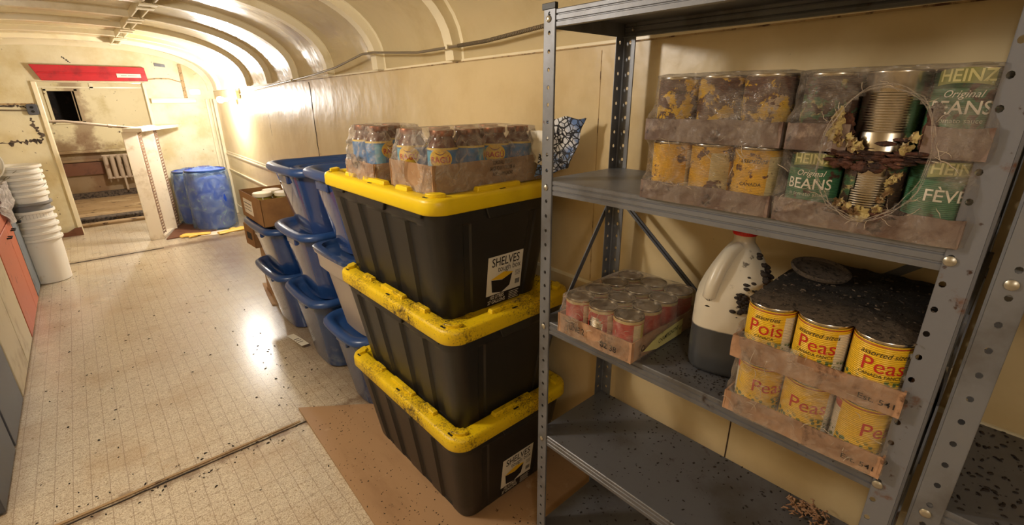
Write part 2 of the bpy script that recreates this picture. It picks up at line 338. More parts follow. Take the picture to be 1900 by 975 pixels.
def O(name, mb, mat, parent=None, bevel=0, smooth=True, solid=0, fix=True, loc=None, seg=2, ang=35):
    m = mb.mesh(name) if isinstance(mb, MB) else mb
    if fix:
        b = bmesh.new(); b.from_mesh(m); bmesh.ops.recalc_face_normals(b, faces=b.faces); b.to_mesh(m); b.free()
    if mat: m.materials.clear(); m.materials.append(MT[mat] if isinstance(mat, str) else mat)
    o = link(name, m, parent)
    if loc: o.location = loc
    if solid:
        k = o.modifiers.new('solid', 'SOLIDIFY'); k.thickness = solid; k.offset = 0
    if bevel:
        k = o.modifiers.new('bevel', 'BEVEL'); k.width = bevel; k.segments = seg; k.limit_method = 'ANGLE'; k.angle_limit = radians(40)
    if smooth:
        m.shade_smooth()
        b = bmesh.new(); b.from_mesh(m)
        for e in b.edges:
            if len(e.link_faces) == 2 and e.calc_face_angle(0) > radians(ang): e.smooth = False
            elif len(e.link_faces) != 2: e.smooth = False
        b.to_mesh(m); b.free()
    return o
def pieces(o):
    """every loose piece of a part becomes a part of its own"""
    b = bmesh.new(); b.from_mesh(o.data); b.verts.ensure_lookup_table(); seen = set(); isl = []
    for v in b.verts:
        if v.index in seen: continue
        st = [v]; cur = set()
        while st:
            q = st.pop()
            if q.index in cur: continue
            cur.add(q.index); st += [e.other_vert(q) for e in q.link_edges]
        seen |= cur; isl.append(cur)
    b.free(); me = o.data
    for cur in isl:
        idx = {k: i for i, k in enumerate(sorted(cur))}; m = bpy.data.meshes.new(o.name)
        m.from_pydata([me.vertices[k].co for k in sorted(cur)], [], [[idx[k] for k in p.vertices] for p in me.polygons if p.vertices[0] in cur])
        m.materials.append(me.materials[0]); m.shade_smooth()
        n = link(o.name.split('.')[0], m, o.parent)
        for md in o.modifiers:
            k = n.modifiers.new(md.name, md.type)
            if md.type == 'BEVEL': k.width = md.width; k.segments = md.segments; k.limit_method = 'ANGLE'; k.angle_limit = md.angle_limit
        x = bmesh.new(); x.from_mesh(m)
        for e in x.edges:
            if len(e.link_faces) == 2 and e.calc_face_angle(0) > radians(35): e.smooth = False
        x.to_mesh(m); x.free()
    bpy.data.objects.remove(o)
def thing(name, label, cat, loc=(0, 0, 0), rz=0, group=None):
    o = bpy.data.objects.new(name, None); COL.objects.link(o); o.location = loc; o.rotation_euler = (0, 0, rz); o.empty_display_size = .05
    return tag(o, label, cat, group)
def tag(o, label, cat, group=None, kind=None):
    o['label'] = label; o['category'] = cat
    if group: o['group'] = group
    if kind: o['kind'] = kind
    return o
def S(name, mb, mat, **k):
    o = O(name, mb, mat, **k); o['kind'] = 'structure'; return o
def dup(root, loc, rz, label, group=None):
    r = root.copy(); COL.objects.link(r); r.location = loc; r.rotation_euler = (0, 0, rz); r['label'] = label
    if group: r['group'] = group
    for ch in list(root.children):
        c = ch.copy(); COL.objects.link(c); c.parent = r
        for g in list(ch.children):
            d = g.copy(); COL.objects.link(d); d.parent = c
    return r
def rrect(hx, hy, r, z, n=6, c=(0, 0)):
    out = []
    for (sx, sy, a0) in ((1, 1, 0), (-1, 1, 90), (-1, -1, 180), (1, -1, 270)):
        for k in range(n+1):
            a = radians(a0+90*k/n); out.append((c[0]+sx*(hx-r)+r*cos(a), c[1]+sy*(hy-r)+r*sin(a), z))
    return out
_tc = {}
def text_geo(s, h, bold=0., shear=0., xs=1.):
    key = (s, h, bold, shear, xs)
    if key not in _tc:
        cu = bpy.data.curves.new('text', 'FONT'); cu.body = s; cu.size = h*1.38; cu.offset = bold*h; cu.shear = shear; cu.align_x = 'CENTER'; cu.resolution_u = 3
        o = bpy.data.objects.new('text', cu); COL.objects.link(o)
        dg = bpy.context.evaluated_depsgraph_get(); me = bpy.data.meshes.new_from_object(o.evaluated_get(dg))
        vs = [(v.co.x*xs, v.co.y) for v in me.vertices]; fs = [tuple(p.vertices) for p in me.polygons]
        bpy.data.objects.remove(o); bpy.data.curves.remove(cu); bpy.data.meshes.remove(me)
        _tc[key] = (vs, fs)
    return _tc[key]
def text(name, s, h, fn, mat, parent, **k):
    vs, fs = text_geo(s, h, **k)
    mb = MB(); mb.add([fn(x, y) for x, y in vs], fs)
    return O(name, mb, mat, parent, smooth=False, fix=False)
def on_x(x, yc, zc, tilt=0):      # plane facing -x
    return lambda a, b: (x, yc-a*cos(tilt)+b*sin(tilt), zc+b*cos(tilt)+a*sin(tilt))
def on_y(y, xc, zc):
    return lambda a, b: (xc+a, y, zc+b)
def on_cyl(r, ang, zc, arch=0):
    return lambda a, b: (r*cos(ang+a/r), r*sin(ang+a/r), zc+b-arch*a*a/r)
def pellets(name, spots, mat, parent=None, size=(.0018, .006)):
    mb = MB()
    for (x, y, z) in spots:
        l = random.uniform(*size); w = l*random.uniform(.3, .7); h = l*.35; a = random.uniform(0, pi); ca, sa = cos(a), sin(a)
        ring = [(1, 0), (.6, .8), (-.5, .9), (-1, 0), (-.6, -.8), (.5, -.9)]
        b = [(x+l*p*ca-w*q*sa, y+l*p*sa+w*q*ca, z) for p, q in ring]
        t = [(x+.6*(l*p*ca-w*q*sa), y+.6*(l*p*sa+w*q*ca), z+h) for p, q in ring]
        mb.loft([b, t], True, True)
    return O(name, mb, mat, parent, smooth=False)

# ---------------------------------------------------------------- the shell of the room
YF, YB = 6.95, -1.7           # far wall, wall behind the camera
def xw(y): return 1.212+.022*(y-1)        # inner face of the right wall
XL = -1.12
ZS = 1.53                      # seam between wall and curved ceiling
def zs(y): return ZS+.03-.008*(y-1)
def prof(y, d=0.):
    """cross-section of the vaulted ceiling from right seam to left seam; d = how far inwards"""
    R = xw(y); L = XL; c = (R+L)/2; h = (R-L)/2; z0 = zs(y); H = 2.0-z0-d; out = []
    for k in range(33):
        a = pi*k/32; ca = cos(a); sa = sin(a); e = 2/2.45
        x = c+(h-d)*math.copysign(abs(ca)**e, ca); z = z0+H*(abs(sa)**e)
        out.append((x, z))
    return out
def build_shell():
    S('floor', MB().box(XL-.1, 1.5, YB, 7.28, -.05, 0), 'floor', smooth=False)
    ys = [YB]+[1.015+.685*k for k in range(-3, 9)]+[YF+.1]; ys = sorted(y for y in ys if YB <= y <= YF+.1)
    mb = MB(); rings = []
    for y in ys: rings.append([(x, y, z) for x, z in prof(y)])
    mb.loft(rings, False, False, closed=False)
    mb2 = MB().loft([[(x, y, z) for x, z in prof(y, -.03)] for y in ys], False, False, closed=False)
    S('ceiling', mb, 'ceil', solid=.0)
    # walls with real thickness
    mb = MB().poly3([(xw(YB), YB, 0), (xw(YF), YF+.1, 0), (xw(YF), YF+.1, zs(YF)), (xw(YB), YB, zs(YB))], (.05, 0, 0)); S('wall_right', mb, 'cream', smooth=False)
    S('wall_left', MB().box(XL-.05, XL, YB, YF, 0, zs(0)), 'cream', smooth=False)
    S('wall_back', MB().box(XL, xw(YB), YB-.05, YB, 0, 2.02), 'cream', smooth=False)
    # far wall : arch outline with a door hole, made of strips
    def arch(x):
        P = prof(YF); P = P[::-1]
        for (a, za), (b, zb) in zip(P, P[1:]):
            if a <= x <= b: return za+(zb-za)*((x-a)/max(b-a, 1e-6))
        return zs(YF)
    def slab(xs0, xs1, zlo, zhi=None):
        n = 14; top = []
        for k in range(n+1):
            x = xs0+(xs1-xs0)*k/n; top.append((x, YF, arch(x) if zhi is None else zhi))
        return [(xs0, YF, zlo), (xs1, YF, zlo)]+top[::-1]
    mb = MB()
    mb.poly3(slab(XL, -.235, 0), (0, .10, 0)); mb.poly3(slab(.665, 1.345, 0), (0, .10, 0)); mb.poly3(slab(-.235, .665, 1.60), (0, .10, 0))
    S('wall_far', mb, 'cream_far', smooth=False)
    # longitudinal seams and rub rails on the right wall
    def rail(z, y0, y1, w, t, mat, name):
        mb = MB(); a = [(xw(y0)-t, y0, z-w/2), (xw(y1)-t, y1, z-w/2), (xw(y1)-t, y1, z+w/2), (xw(y0)-t, y0, z+w/2)]
        mb.poly3(a, (t, 0, 0)); return S(name, mb, mat, smooth=False)
    mb = MB()
    y0, y1 = YB, YF
    mb.poly3([(xw(y0)-.004, y0, zs(y0)-.004), (xw(y1)-.004, y1, zs(y1)-.004), (xw(y1)-.004, y1, zs(y1)+.004), (xw(y0)-.004, y0, zs(y0)+.004)], (.006, 0, 0))
    S('trim_1', mb, 'rib', smooth=False)
    mb = MB().poly3([(xw(y0)-.005, y0, zs(y0)-.0075), (xw(y1)-.005, y1, zs(y1)-.0075), (xw(y1)-.005, y1, zs(y1)-.004), (xw(y0)-.005, y0, zs(y0)-.004)], (.004, 0, 0))
    S('trim_2', mb, 'seam', smooth=False)
    rail(.80, YB, YF, .012, .006, 'rib', 'trim_3'); rail(.775, 1.8, YF, .014, .012, 'rib', 'trim_4'); rail(.575, 1.8, YF, .012, .012, 'rib', 'trim_5')
    rail(.06, YB, YF, .12, .008, 'rib', 'baseboard_right')
    # vertical panel joints
    def vj(y, z0, z1, w, mat, name, wob=0.):
        n = 14; A = []; B = []
        for k in range(n+1):
            z = z0+(z1-z0)*k/n; d = wob*(random.random()-.5); A.append((xw(y)-.0015, y+d, z)); B.append((xw(y)-.0015, y+d+w*(.5+random.random() if wob else 1), z))
        S(name, MB().poly3(A+B[::-1], (.002, 0, 0)), mat, smooth=False)
    vj(.945, .80, 1.54, .0025, 'seam', 'trim_6'); vj(.405, .0, .80, .0035, 'crack', 'trim_7'); vj(3.50, .80, 1.52, .015, 'crack', 'trim_8', .016); vj(4.66, 1.1, 1.5, .008, 'crack', 'trim_9', .01)
    # ribs
    k0 = 11
    for k in range(8):
        y = 1.70+.685*k
        if y > YF: break
        inner = prof(y, .038); outer = prof(y, -.004); w = .055
        mb = MB()
        secs = []
        for (xi, zi), (xo, zo) in zip(inner, outer):
            # hat section: flat flanges, sloping sides and a flat crown
            def L(t): return (xo+(xi-xo)*t, zo+(zi-zo)*t)
            a = L(.12); b = L(1.)
            secs.append([(xo, y-w, zo), (a[0], y-w, a[1]), (a[0], y-w*.62, a[1]), (b[0], y-w*.52, b[1]), (b[0], y+w*.52, b[1]), (a[0], y+w*.62, a[1]), (a[0], y+w, a[1]), (xo, y+w, zo)])
        mb.loft(secs, True, True)
        S('trim_%d' % (k0+k), mb, 'rib', ang=25)
    # short longitudinal ties between the ribs near the crown
    for xi, xc in enumerate((.47, -.36)):
        for k in range(7):
            y = 1.70+.685*k; z = 1.972
            if y+.685 > YF+.3: break
            mb = MB()
            for dx in (-.028, .028): mb.box(xc+dx-.004, xc+dx+.004, y+.04, y+.645, z-.035, z+.03)
            mb.box(xc-.045, xc+.045, y+.04, y+.11, z-.045, z-.038); mb.box(xc-.045, xc+.045, y+.575, y+.645, z-.045, z-.038)
            S('trim_%d' % (k0+8+xi*7+k), mb, 'rib', smooth=False)
    # closing trims round the far wall
    mb = MB(); secs = []
    for (xi, zi), (xo, zo) in zip(prof(YF, .06), prof(YF, -.01)):
        secs.append([(xo, YF-.022, zo), (xi, YF-.022, zi), (xi, YF, zi), (xo, YF, zo)])
    mb.loft(secs, True, True); S('trim_30', mb, 'rib')
    S('trim_31', MB().box(xw(YF)-.11, xw(YF)-.085, YF-.03, YF, 0, 1.42).box(xw(YF)-.065, xw(YF)-.05, YF-.05, YF, 0, 1.42).box(xw(YF)-.035, xw(YF), YF-.06, YF, 0, 1.42), 'rib', bevel=.004)
build_shell()

def build_door():
    # door opening with jambs; step and the room behind
    S('door_1', MB().box(-.245, -.205, YF-.02, YF+.13, 0, 1.60).box(.655, .685, YF-.015, YF+.13, 0, 1.60).box(-.245, .685, YF-.005, YF+.13, 1.590, 1.602), 'rib', bevel=.006)
    r = thing('header_board', 'red painted board with a white plate above the far doorway', 'board', (.25, YF-.02, 1.68))
    O('board', MB().poly3([(-.465, 0, .075), (-.405, 0, -.075), (.465, 0, -.070), (.455, 0, .072)], (0, -.03, 0)), 'red_paint', r, bevel=.004)
    O('rib', MB().box(-.42, .45, -.036, -.03, -.006, .008), 'red_paint', r, bevel=.003)
    p = O('plate', MB().box(.20, .41, -.040, -.031, -.036, .004), 'white', r, bevel=.001, smooth=False); 
    O('faded_print', MB().box(.235, .285, -.0408, -.040, -.019, -.014).box(.295, .375, -.0408, -.040, -.019, -.014), 'grey', p, smooth=False)
    mb = MB()
    for sx in (.208, .402): mb.lathe([(.004, 0), (.004, .002)], 8, (sx, 0))
    # next room
    S('floor_next_room', MB().box(-1.6, 2.2, 7.75, 9.6, -.05, .02), 'wood_step', smooth=False)
    S('trim_40', MB().box(-1.6, 2.2, 7.28, 7.75, -.2, -.12), 'debris', smooth=False)
    S('trim_41', MB().box(-.5, 1.0, 7.30, 7.42, -.12, .03), 'wood_step', bevel=.01)
    S('trim_42', MB().box(-.9, 1.4, 7.60, 7.76, -.12, .045), 'rot_brown', bevel=.015)
    mb = MB(); Yn = 9.5
    for (a, b, c, d) in ((-1.6, -.20, 0, 2.1), (.085, 2.2, 0, 2.1), (-.20, .085, 0, 1.13), (-.20, .085, 1.54, 2.1)): mb.box(a, b, Yn, Yn+.06, c, d)
    S('wall_next_room', mb, 'filth', smooth=False)
    S('window_1', MB().box(-.235, -.20, Yn-.02, Yn+.02, 1.10, 1.57).box(.085, .125, Yn-.02, Yn+.02, 1.10, 1.57).box(-.235, .125, Yn-.02, Yn+.02, 1.54, 1.585).box(-.235, .125, Yn-.02, Yn+.02, 1.09, 1.13).box(.055, .07, Yn+.03, Yn+.06, 1.13, 1.54), 'filth', bevel=.004)
    S('dark_beyond_window', MB().box(-.6, .5, Yn+.5, Yn+.52, .8, 1.9), 'void', smooth=False)  # dark panel, its colour stands in for the unlit space behind the opening
    S('trim_43', MB().box(-1.6, 2.2, Yn-.09, Yn, .68, .72).box(-1.6, 2.2, Yn-.04, Yn, .55, .59), 'filth', bevel=.006)
    S('trim_44', MB().box(-1.2, 2.2, Yn-.02, Yn, 1.58, 1.60).box(.27, .31, Yn-.02, Yn, 1.56, 1.80), 'rib', smooth=False)
    S('trim_45', MB().box(-1.6, .17, Yn-.035, Yn, .36, .54), 'brown_mat', smooth=False)
    S('trim_46', MB().box(-1.6, 2.2, Yn-.10, Yn, .02, .10), 'rot_brown', smooth=False)
    S('ceiling_next_room', MB().box(-1.6, 2.2, 7.05, Yn+.06, 2.1, 2.15), 'ceil', smooth=False)
    S('wall_next_room_left', MB().box(-1.65, -1.6, 7.05, Yn, -.2, 2.1), 'filth', smooth=False); S('wall_next_room_right', MB().box(2.2, 2.25, 7.05, Yn, -.2, 2.1), 'filth', smooth=False)
    S('wall_next_room_near', MB().box(-1.6, XL-.03, 7.02, 7.05, -.2, 2.1).box(1.4, 2.2, 7.02, 7.05, -.2, 2.1), 'filth', smooth=False)
    pr = thing('handrail_pipe', 'thin grey pipe running across the far doorway', 'pipe', (.2, 8.0, 1.15))
    O('pipe', MB().tube([(-.95, .05, .04), (-.3, .03, .025), (.12, 0, -.045), (.7, 0, -.13), (1.3, 0, -.2)], .016, 12), 'radiator', pr)
    O('coupling', MB().tube([(.10, 0, -.042), (.135, 0, -.048)], .021, 12), 'radiator', pr)
    pieces(O('bracket', MB().box(-.96, -.94, .03, .9, .02, .06).box(1.28, 1.30, -.02, .9, -.22, -.18), 'radiator', pr))
    rd = thing('radiator', 'old tubular radiator on the wall behind the doorway', 'radiator', (.38, 9.38, .46))
    for k in range(6):
        x = -.17+k*.078; O('tube', MB().tube([(x, 0, -.17), (x-.001, 0, 0), (x, 0, .17)], .030, 14), 'radiator', rd)
    pieces(O('header_pipe', MB().tube([(-.20, 0, .165), (.26, 0, .165)], .018, 10).tube([(-.20, 0, -.165), (.26, 0, -.165)], .018, 10), 'radiator', rd))
    pieces(O('bracket', MB().box(-.1, -.08, 0, .12, -.02, .02).box(.14, .16, 0, .12, -.02, .02), 'radiator', rd))
    pieces(O('foot', MB().box(-.01, .015, -.02, .02, -.36, -.15).box(.24, .262, -.02, .02, -.36, -.15), 'radiator', rd))
    # details on the far wall
    S('trim_50', MB().box(.70, 1.14, YF-.035, YF, 1.375, 1.425).box(.70, 1.14, YF-.05, YF, 1.415, 1.43), 'rib', bevel=.005)
    S('window_2', MB().poly3([(.70, YF-.004, 1.62), (.80, YF-.004, 1.635), (.92, YF-.004, 1.635), (1.03, YF-.004, 1.60), (1.03, YF-.004, 1.61), (.92, YF-.004, 1.645), (.8, YF-.004, 1.645), (.7, YF-.004, 1.63)], (0, -.012, 0)).box(1.03, 1.062, YF-.016, YF, 1.43, 1.80), 'seam', smooth=False)
    v = thing('vent_plate', 'small oval grille plate in the corner panel right of the far doorway', 'vent', (1.15, YF-.001, 1.50))
    O('plate', MB().poly3([(x, -.008, z) for x, z, _ in rrect(.058, .036, .02, 0)], (0, .008, 0)), 'tin_lid', v, bevel=.002)
    O('rim', MB().poly3([(x, -.004, z) for x, z, _ in rrect(.066, .044, .026, 0)], (0, .004, 0)), 'rib', v, bevel=.002)
    v = thing('tin_tag', 'small grey riveted tag high on the far wall right of the red board', 'tag', (.86, YF-.001, 1.785))
    O('tag_plate', MB().poly3([(-.05, 0, .022), (-.05, 0, -.012), (.05, 0, -.024), (.05, 0, .008)], (0, -.006, 0)), 'grey', v)
    v = thing('junction_box', 'dark corroded socket box left of the far doorway', 'box', (-.29, YF-.001, 1.33))
    O('box', MB().poly3([(x, -.035, z) for x, z, _ in rrect(.042, .052, .018, 0)], (0, .035, 0)), 'dark_cab', v, bevel=.004)
    for dz in (-.02, .02): O('socket', MB().poly3([(.014*cos(a*pi/5), -.041, dz+.012*sin(a*pi/5)) for a in range(10)], (0, .006, 0)), 'dark', v, bevel=.001)
    O('conduit', MB().tube([(-.04, -.02, -.01), (-.3, -.02, 0), (-.8, -.02, .01)], .007, 8), 'cable', v)
    S('trim_51', MB().box(XL, -.26, YF-.012, YF, 1.375, 1.39), 'seam', smooth=False)
    # scar of torn paint left of the doorway
    random.seed(3)
    def flake(path, w):
        A = []; B = []
        for (a, b), (c, d) in zip(path, path[1:]):
            for k in range(7):
                x = a+(c-a)*k/7; z = b+(d-b)*k/7; n1 = w*random.random()**2; n2 = w*random.random()**2; dx, dz = (d-b), -(c-a); L = math.hypot(dx, dz)
                A.append((x+dx/L*n1, YF-.002, z+dz/L*n1)); B.append((x-dx/L*n2, YF-.002, z-dz/L*n2))
        return MB().poly3(A+B[::-1], (0, .002, 0))
    S('trim_52', flake([(-.33, 1.25), (-.315, 1.16), (-.29, 1.09), (-.285, 1.03), (-.34, 1.018), (-.44, 1.02), (-.55, 1.01), (-.8, 1.02)], .035), 'rot_brown', smooth=False)
    S('trim_54', flake([(-.9, 1.368), (-.6, 1.372), (-.40, 1.366), (-.33, 1.35), (-.31, 1.29)], .03), 'rot_brown', smooth=False)
    S('trim_55', flake([(.05, 1.94-.1), (.085, 1.80), (.11, 1.775)], .014), 'debris', smooth=False)
    S('trim_53', MB().poly3([(-.21, YF-.031, .0), (-.45, YF-.031, .0), (-.42, YF-.031, .045), (-.33, YF-.031, .05), (-.27, YF-.031, .085), (-.21, YF-.031, .09)], (0, .002, 0)).box(-.45, -.26, YF-.03, YF, 0, .03), 'brown_mat', smooth=False)
build_door()

# floor joints
def seam_strip(name, y, x0, x1, w, seed):
    random.seed(seed); n = 36; A = []; B = []
    for k in range(n+1):
        x = x0+(x1-x0)*k/n; A.append((x, y-w*random.uniform(.1, .5), .0005)); B.append((x, y+w*random.uniform(.1, .5), .0005))
    return MB().poly3(A+B[::-1], (0, 0, .002))
S('trim_60', seam_strip('a', 1.975, -.5, .5, .010, 5), 'debris', smooth=False)
S('trim_61', MB().poly3([(-.40, 1.988, .001), (.46, 1.990, .001), (.46, 2.000, .001), (-.40, 2.001, .001)], (0, 0, .004)), 'wood_step', smooth=False)
S('trim_62', seam_strip('b', 5.70, -.45, .38, .026, 6), 'debris', smooth=False)

# ---------------------------------------------------------------- cabinets along the left
def build_cabinets():
    units = [(1.35, 2.16, 'dark_cab', 'brown cabinet end at the left edge'), (2.18, 2.62, 'dark_cab', 'dark grey cabinet nearest the camera on the left'),
             (2.64, 3.10, 'dark_cab', 'dark grey cabinet next to the off-white one'), (3.12, 3.94, 'white_cab', 'off-white cabinet between the dark grey and salmon ones'),
             (3.96, 4.80, 'orange_cab', 'salmon painted cabinet with a small black handle'), (4.82, 5.20, 'grey_cab', 'blue-grey cabinet beside the white buckets')]
    for i, (y0, y1, m, lab) in enumerate(units):
        if i == 0: continue
        c = thing('kitchen_cabinet', lab, 'cabinet', (-.82, (y0+y1)/2, 0), 0, 'painted cabinets along the left wall'); h = (y1-y0)/2
        O('body', MB().box(-.28, .295, -h+.001, h-.001, .0, .83), m, c, bevel=.003)
        if m == 'white_cab': doors = ((-h+.004, -.004, .01, .82), (.004, h-.004, .01, .82))
        elif m == 'grey_cab': doors = ((-h+.004, h-.004, .01, .60), (-h+.004, h-.004, .61, .82))
        elif m == 'orange_cab': doors = ((-h+.004, h*.35-.003, .01, .62), (h*.35+.003, h-.004, .01, .62), (-h+.004, h-.004, .63, .82))
        else: doors = ((-h+.004, h-.004, .01, .82),)
        for (a, b, z0, z1) in doors:
            d = O('door' if z1-z0 > .3 else 'drawer', MB().box(.296, .314, a, b, z0, z1), m, c, bevel=.003)
            if m in ('grey_cab', 'orange_cab') and b > 0:
                zc = z1-.06; yc = b-.10
                O('handle', MB().tube([(.314, yc-.03, zc), (.335, yc-.03, zc), (.335, yc+.03, zc), (.314, yc+.03, zc)], .005, 6), 'dark', d)
    w = thing('worktop', 'long grey worktop over the painted cabinets at the left edge', 'worktop', (-.81, 3.7, .831))
    O('top', MB().box(-.30, .315, -1.52, 1.52, 0, .03), 'counter', w, bevel=.004)
    O('edge_strip', MB().box(.316, .32, -1.52, 1.52, .004, .028), 'tin_lid', w)
    # crumpled plastic bag on the worktop, hanging over the edge
    random.seed(11); rings = []
    for k in range(15):
        t = k/14; ring = []
        for i in range(28):
            a = 2*pi*i/28; rr = .02+.155*sin(pi*min(1, t*1.02))**.6
            p = Vector((cos(a)*rr*.9, sin(a)*rr*1.9, .24*t)); q = noise.noise_vector(p*14)*.05
            ring.append(p+q)
        rings.append(ring)
    b = O('plastic_bag', MB().loft(rings), 'bag_clear', loc=(-.62, 4.62, .885)); tag(b, 'crumpled clear plastic bag on the worktop above the salmon cabinet', 'bag')
    mb = MB(); A = []
    for j in range(12):
        row = []
        for i in range(20):
            u = j/11; v = i/19; x = -.485+.02*noise.noise((v*6, u*4, 3)); y = 4.42+v*.62+.02*noise.noise((u*5, v*5, 1)); z = .86-.20*u*(.5+.8*sin(pi*v))
            row.append((x+.012*sin(v*20+u*3), y, z))
        A.append(row)
    mb.loft(A, False, False, closed=False)
    O('draped_flap', mb, 'bag_clear', b, solid=.001).matrix_parent_inverse = Matrix.Translation((.62, -4.62, -.885))
build_cabinets()

# ---------------------------------------------------------------- buckets
def bucket_parts(t, m):
    H = .365
    O('pail', MB().lathe([(.002, .006), (.119, 0), (.123, .004), (.1325, .25), (.133, .348), (.150, .351), (.152, .356), (.151, .370), (.144, .372), (.130, .355), (.114, .01), (.002, .012)], 40), m, t, ang=25)
    random.seed(len(bpy.data.objects)); a0 = random.uniform(-.5, .5)
    O('wire_handle', MB().tube([(.1465*cos(a0+pi*k/16), .1465*sin(a0+pi*k/16), .345-.10*sin(pi*k/16)) for k in range(17)], .0022, 6), 'galv', t)
def build_buckets():
    first = thing('plastic_bucket', 'lowest white bucket of the nested stack, standing on the floor', 'bucket', (-.435, 5.28, 0), 0, 'nested buckets beside the cabinets')
    bucket_parts(first, 'white_plastic')
    first.location.z = .002
    zs_ = [.055, .11, .165, .225]; 
    for k, z in enumerate(zs_):
        dup(first, (-.435+.001*k, 5.28+.001*k, z), .4*k, ['second', 'third', 'fourth', 'fifth'][k]+' white bucket up in the nested stack, below the grey one')
    g = thing('plastic_bucket', 'only grey bucket in the nested white stack', 'bucket', (-.432, 5.283, .290), 0, 'nested buckets beside the cabinets'); bucket_parts(g, 'grey_plastic')
    names = ['white bucket resting directly inside the grey bucket', 'second white bucket above the grey one', 'third white bucket above the grey one', 'white bucket with raised handle just below the top two', 'second bucket from the top of the white stack', 'topmost white bucket of the nested stack']
    for k in range(6):
        b = dup(first, (-.432+.001*k, 5.283+.001*k, .355+.043*k), .3*k, names[k])
        if k in (1, 3):
            O('handle', MB().tube([(.145*cos(a), .145*sin(a)*.98, .335-.10*sin(a*1.0+pi)**1 if False else .335+.05*cos(a*1.0)) for a in [radians(-80+i*10) for i in range(17)]], .005, 8), 'white_plastic', b)
    # leaning white lid on the top of the worktop end
    l = thing('bucket_lid', 'white bucket lid leaning at the end of the worktop beside the buckets', 'lid', (-.545, 5.02, .93)); 
    o = O('disc', MB().lathe([(.002, 0), (.135, 0), (.145, .004), (.145, .02), (.138, .022), (.132, .010), (.002, .008)], 36), 'white_plastic', l); l.rotation_euler = (radians(58), radians(28), 0)
    l.location = (-.60, 5.06, .985)
build_buckets()

# ---------------------------------------------------------------- far things: partition, barrels, gloves
def build_far():
    p = thing('shelf_frame', 'white painted open wooden frame with a slanting top beside the far doorway', 'frame', (0, 0, 0))
    O('top_board', MB().prism([(.325, 6.08), (.475, 6.02), (.92, 6.80), (.70, 6.86)], 1.115, 1.15), 'white_wood', p, bevel=.003)
    f = O('upright_board', MB().box(.315, .435, 6.10, 6.13, .0, 1.115), 'white_wood', p, bevel=.003)
    f2 = O('upright_board', MB().box(.47, .60, 6.42, 6.45, .02, 1.115), 'white_wood', p, bevel=.003)
    f3 = O('upright_board', MB().box(.55, .66, 6.74, 6.77, .032, 1.115), 'white_wood', p, bevel=.003)
    for par, (x, y) in ((f, (.4365, 6.11)), (f2, (.6015, 6.43))):
        mb = MB()
        for k in range(34):
            z = .06+k*.031; mb.bar((x, y, z), (x+.034, y+.05, z+.02), .012, .004, (1, -1, 0))
            mb.bar((x, y, z+.02), (x+.034, y+.05, z), .008, .004, (1, -1, 0))
        O('mesh_edge', mb, 'mesh_strip', par, smooth=False)
    O('base_board', MB().prism([(.315, 6.13), (.435, 6.10), (.72, 6.80), (.60, 6.84)], .002, .03), 'white_wood', p, bevel=.003)
    m = O('floor_mat', MB().prism([(.44, 6.02), (.92, 6.05), (1.0, 6.75), (.70, 6.85)], .002, .012), 'brown_mat'); tag(m, 'brown wet board lying between the white frame and the blue barrels', 'board')
    def barrel(x, y, lab, s=1.):
        b = thing('plastic_barrel', lab, 'barrel', (x, y, 0), 0, 'blue barrels in the far right corner')
        b.scale = (s, s, s)
        O('drum', MB().lathe([(.002, .01), (.175, .002), (.195, .02), (.212, .20), (.217, .35), (.207, .50), (.192, .60), (.187, .64), (.196, .65), (.196, .67), (.17, .675), (.165, .66), (.002, .662)], 48), 'drum', b)
        O('lid_ring', MB().lathe([(.196, .648), (.204, .65), (.204, .672), (.196, .674)], 48, cap0=False, cap1=False), 'blue_lid', b)
        random.seed(int(x*100)); rings = []
        for k in range(26):
            t = k/25; z = .004+.70*t; r0 = .21+.012*(1-t)**3 if t < .92 else .21*(1-(t-.92)*9.)
            ring = []
            for i in range(60):
                a = 2*pi*i/60; q = noise.noise((cos(a)*3, sin(a)*3, z*3+x))*.014+.004*sin(a*9+z*5)
                rr = max(.0, r0+q+.012*sin(pi*t)); ring.append((rr*cos(a), rr*sin(a), z+.01*noise.noise((cos(a)*4, sin(a)*4, 2+x))*(t > .1)))
            rings.append(ring)
        O('bag_cover', MB().loft(rings, False, False), 'bag_blue', b)
    barrel(.97, 6.29, 'nearer bright blue plastic barrel in a clear bag, far right corner', 1.0)
    barrel(.885, 6.70, 'blue plastic barrel partly hidden behind the nearer one, against the far wall', .93)
    def glove(x, y, rz, lab, s):
        g = thing('rubber_glove', lab, 'glove', (x, y, .003), rz, 'yellow gloves on the floor by the barrels'); g.scale = (s, s, s)
        rings = []
        for k in range(9):
            t = k/8; X = -.14+.20*t; w = .034+.012*t+.004*sin(9*t); h = .011+.004*t
            rings.append([(X, w*cos(2*pi*i/14), h+h*sin(2*pi*i/14)) for i in range(14)])
        mb = MB().loft(rings)
        for i, (dy, L) in enumerate(((-.036, .065), (-.013, .08), (.011, .082), (.034, .068))):
            mb.tube([(.05, dy*.9, .014), (.05+L*.5, dy*1.15, .016), (.05+L, dy*1.3+.004*i, .011)], lambda k: (.0125, .011, .007)[k], 10)
        mb.tube([(-.02, .042, .013), (.02, .07, .014), (.045, .088, .010)], lambda k: (.014, .012, .008)[k], 10)
        O('glove_body', mb, 'glove', g, ang=60)
    glove(.70, 6.00, radians(165), 'yellow rubber glove left of the blue barrels', 1.05)
    glove(1.06, 5.90, radians(10), 'yellow rubber glove in front of the blue barrels', 1.15)
    mb = MB(); random.seed(5); pts = []
    c = O('crumpled_sheet', MB().prism([(.74, 5.93), (.98, 5.84), (1.16, 5.86), (1.2, 6.02), (1.0, 6.05), (.80, 6.06)], .001, .006), 'white_wood'); tag(c, 'pale flattened sheet on the floor in front of the barrels', 'sheet')
build_far()

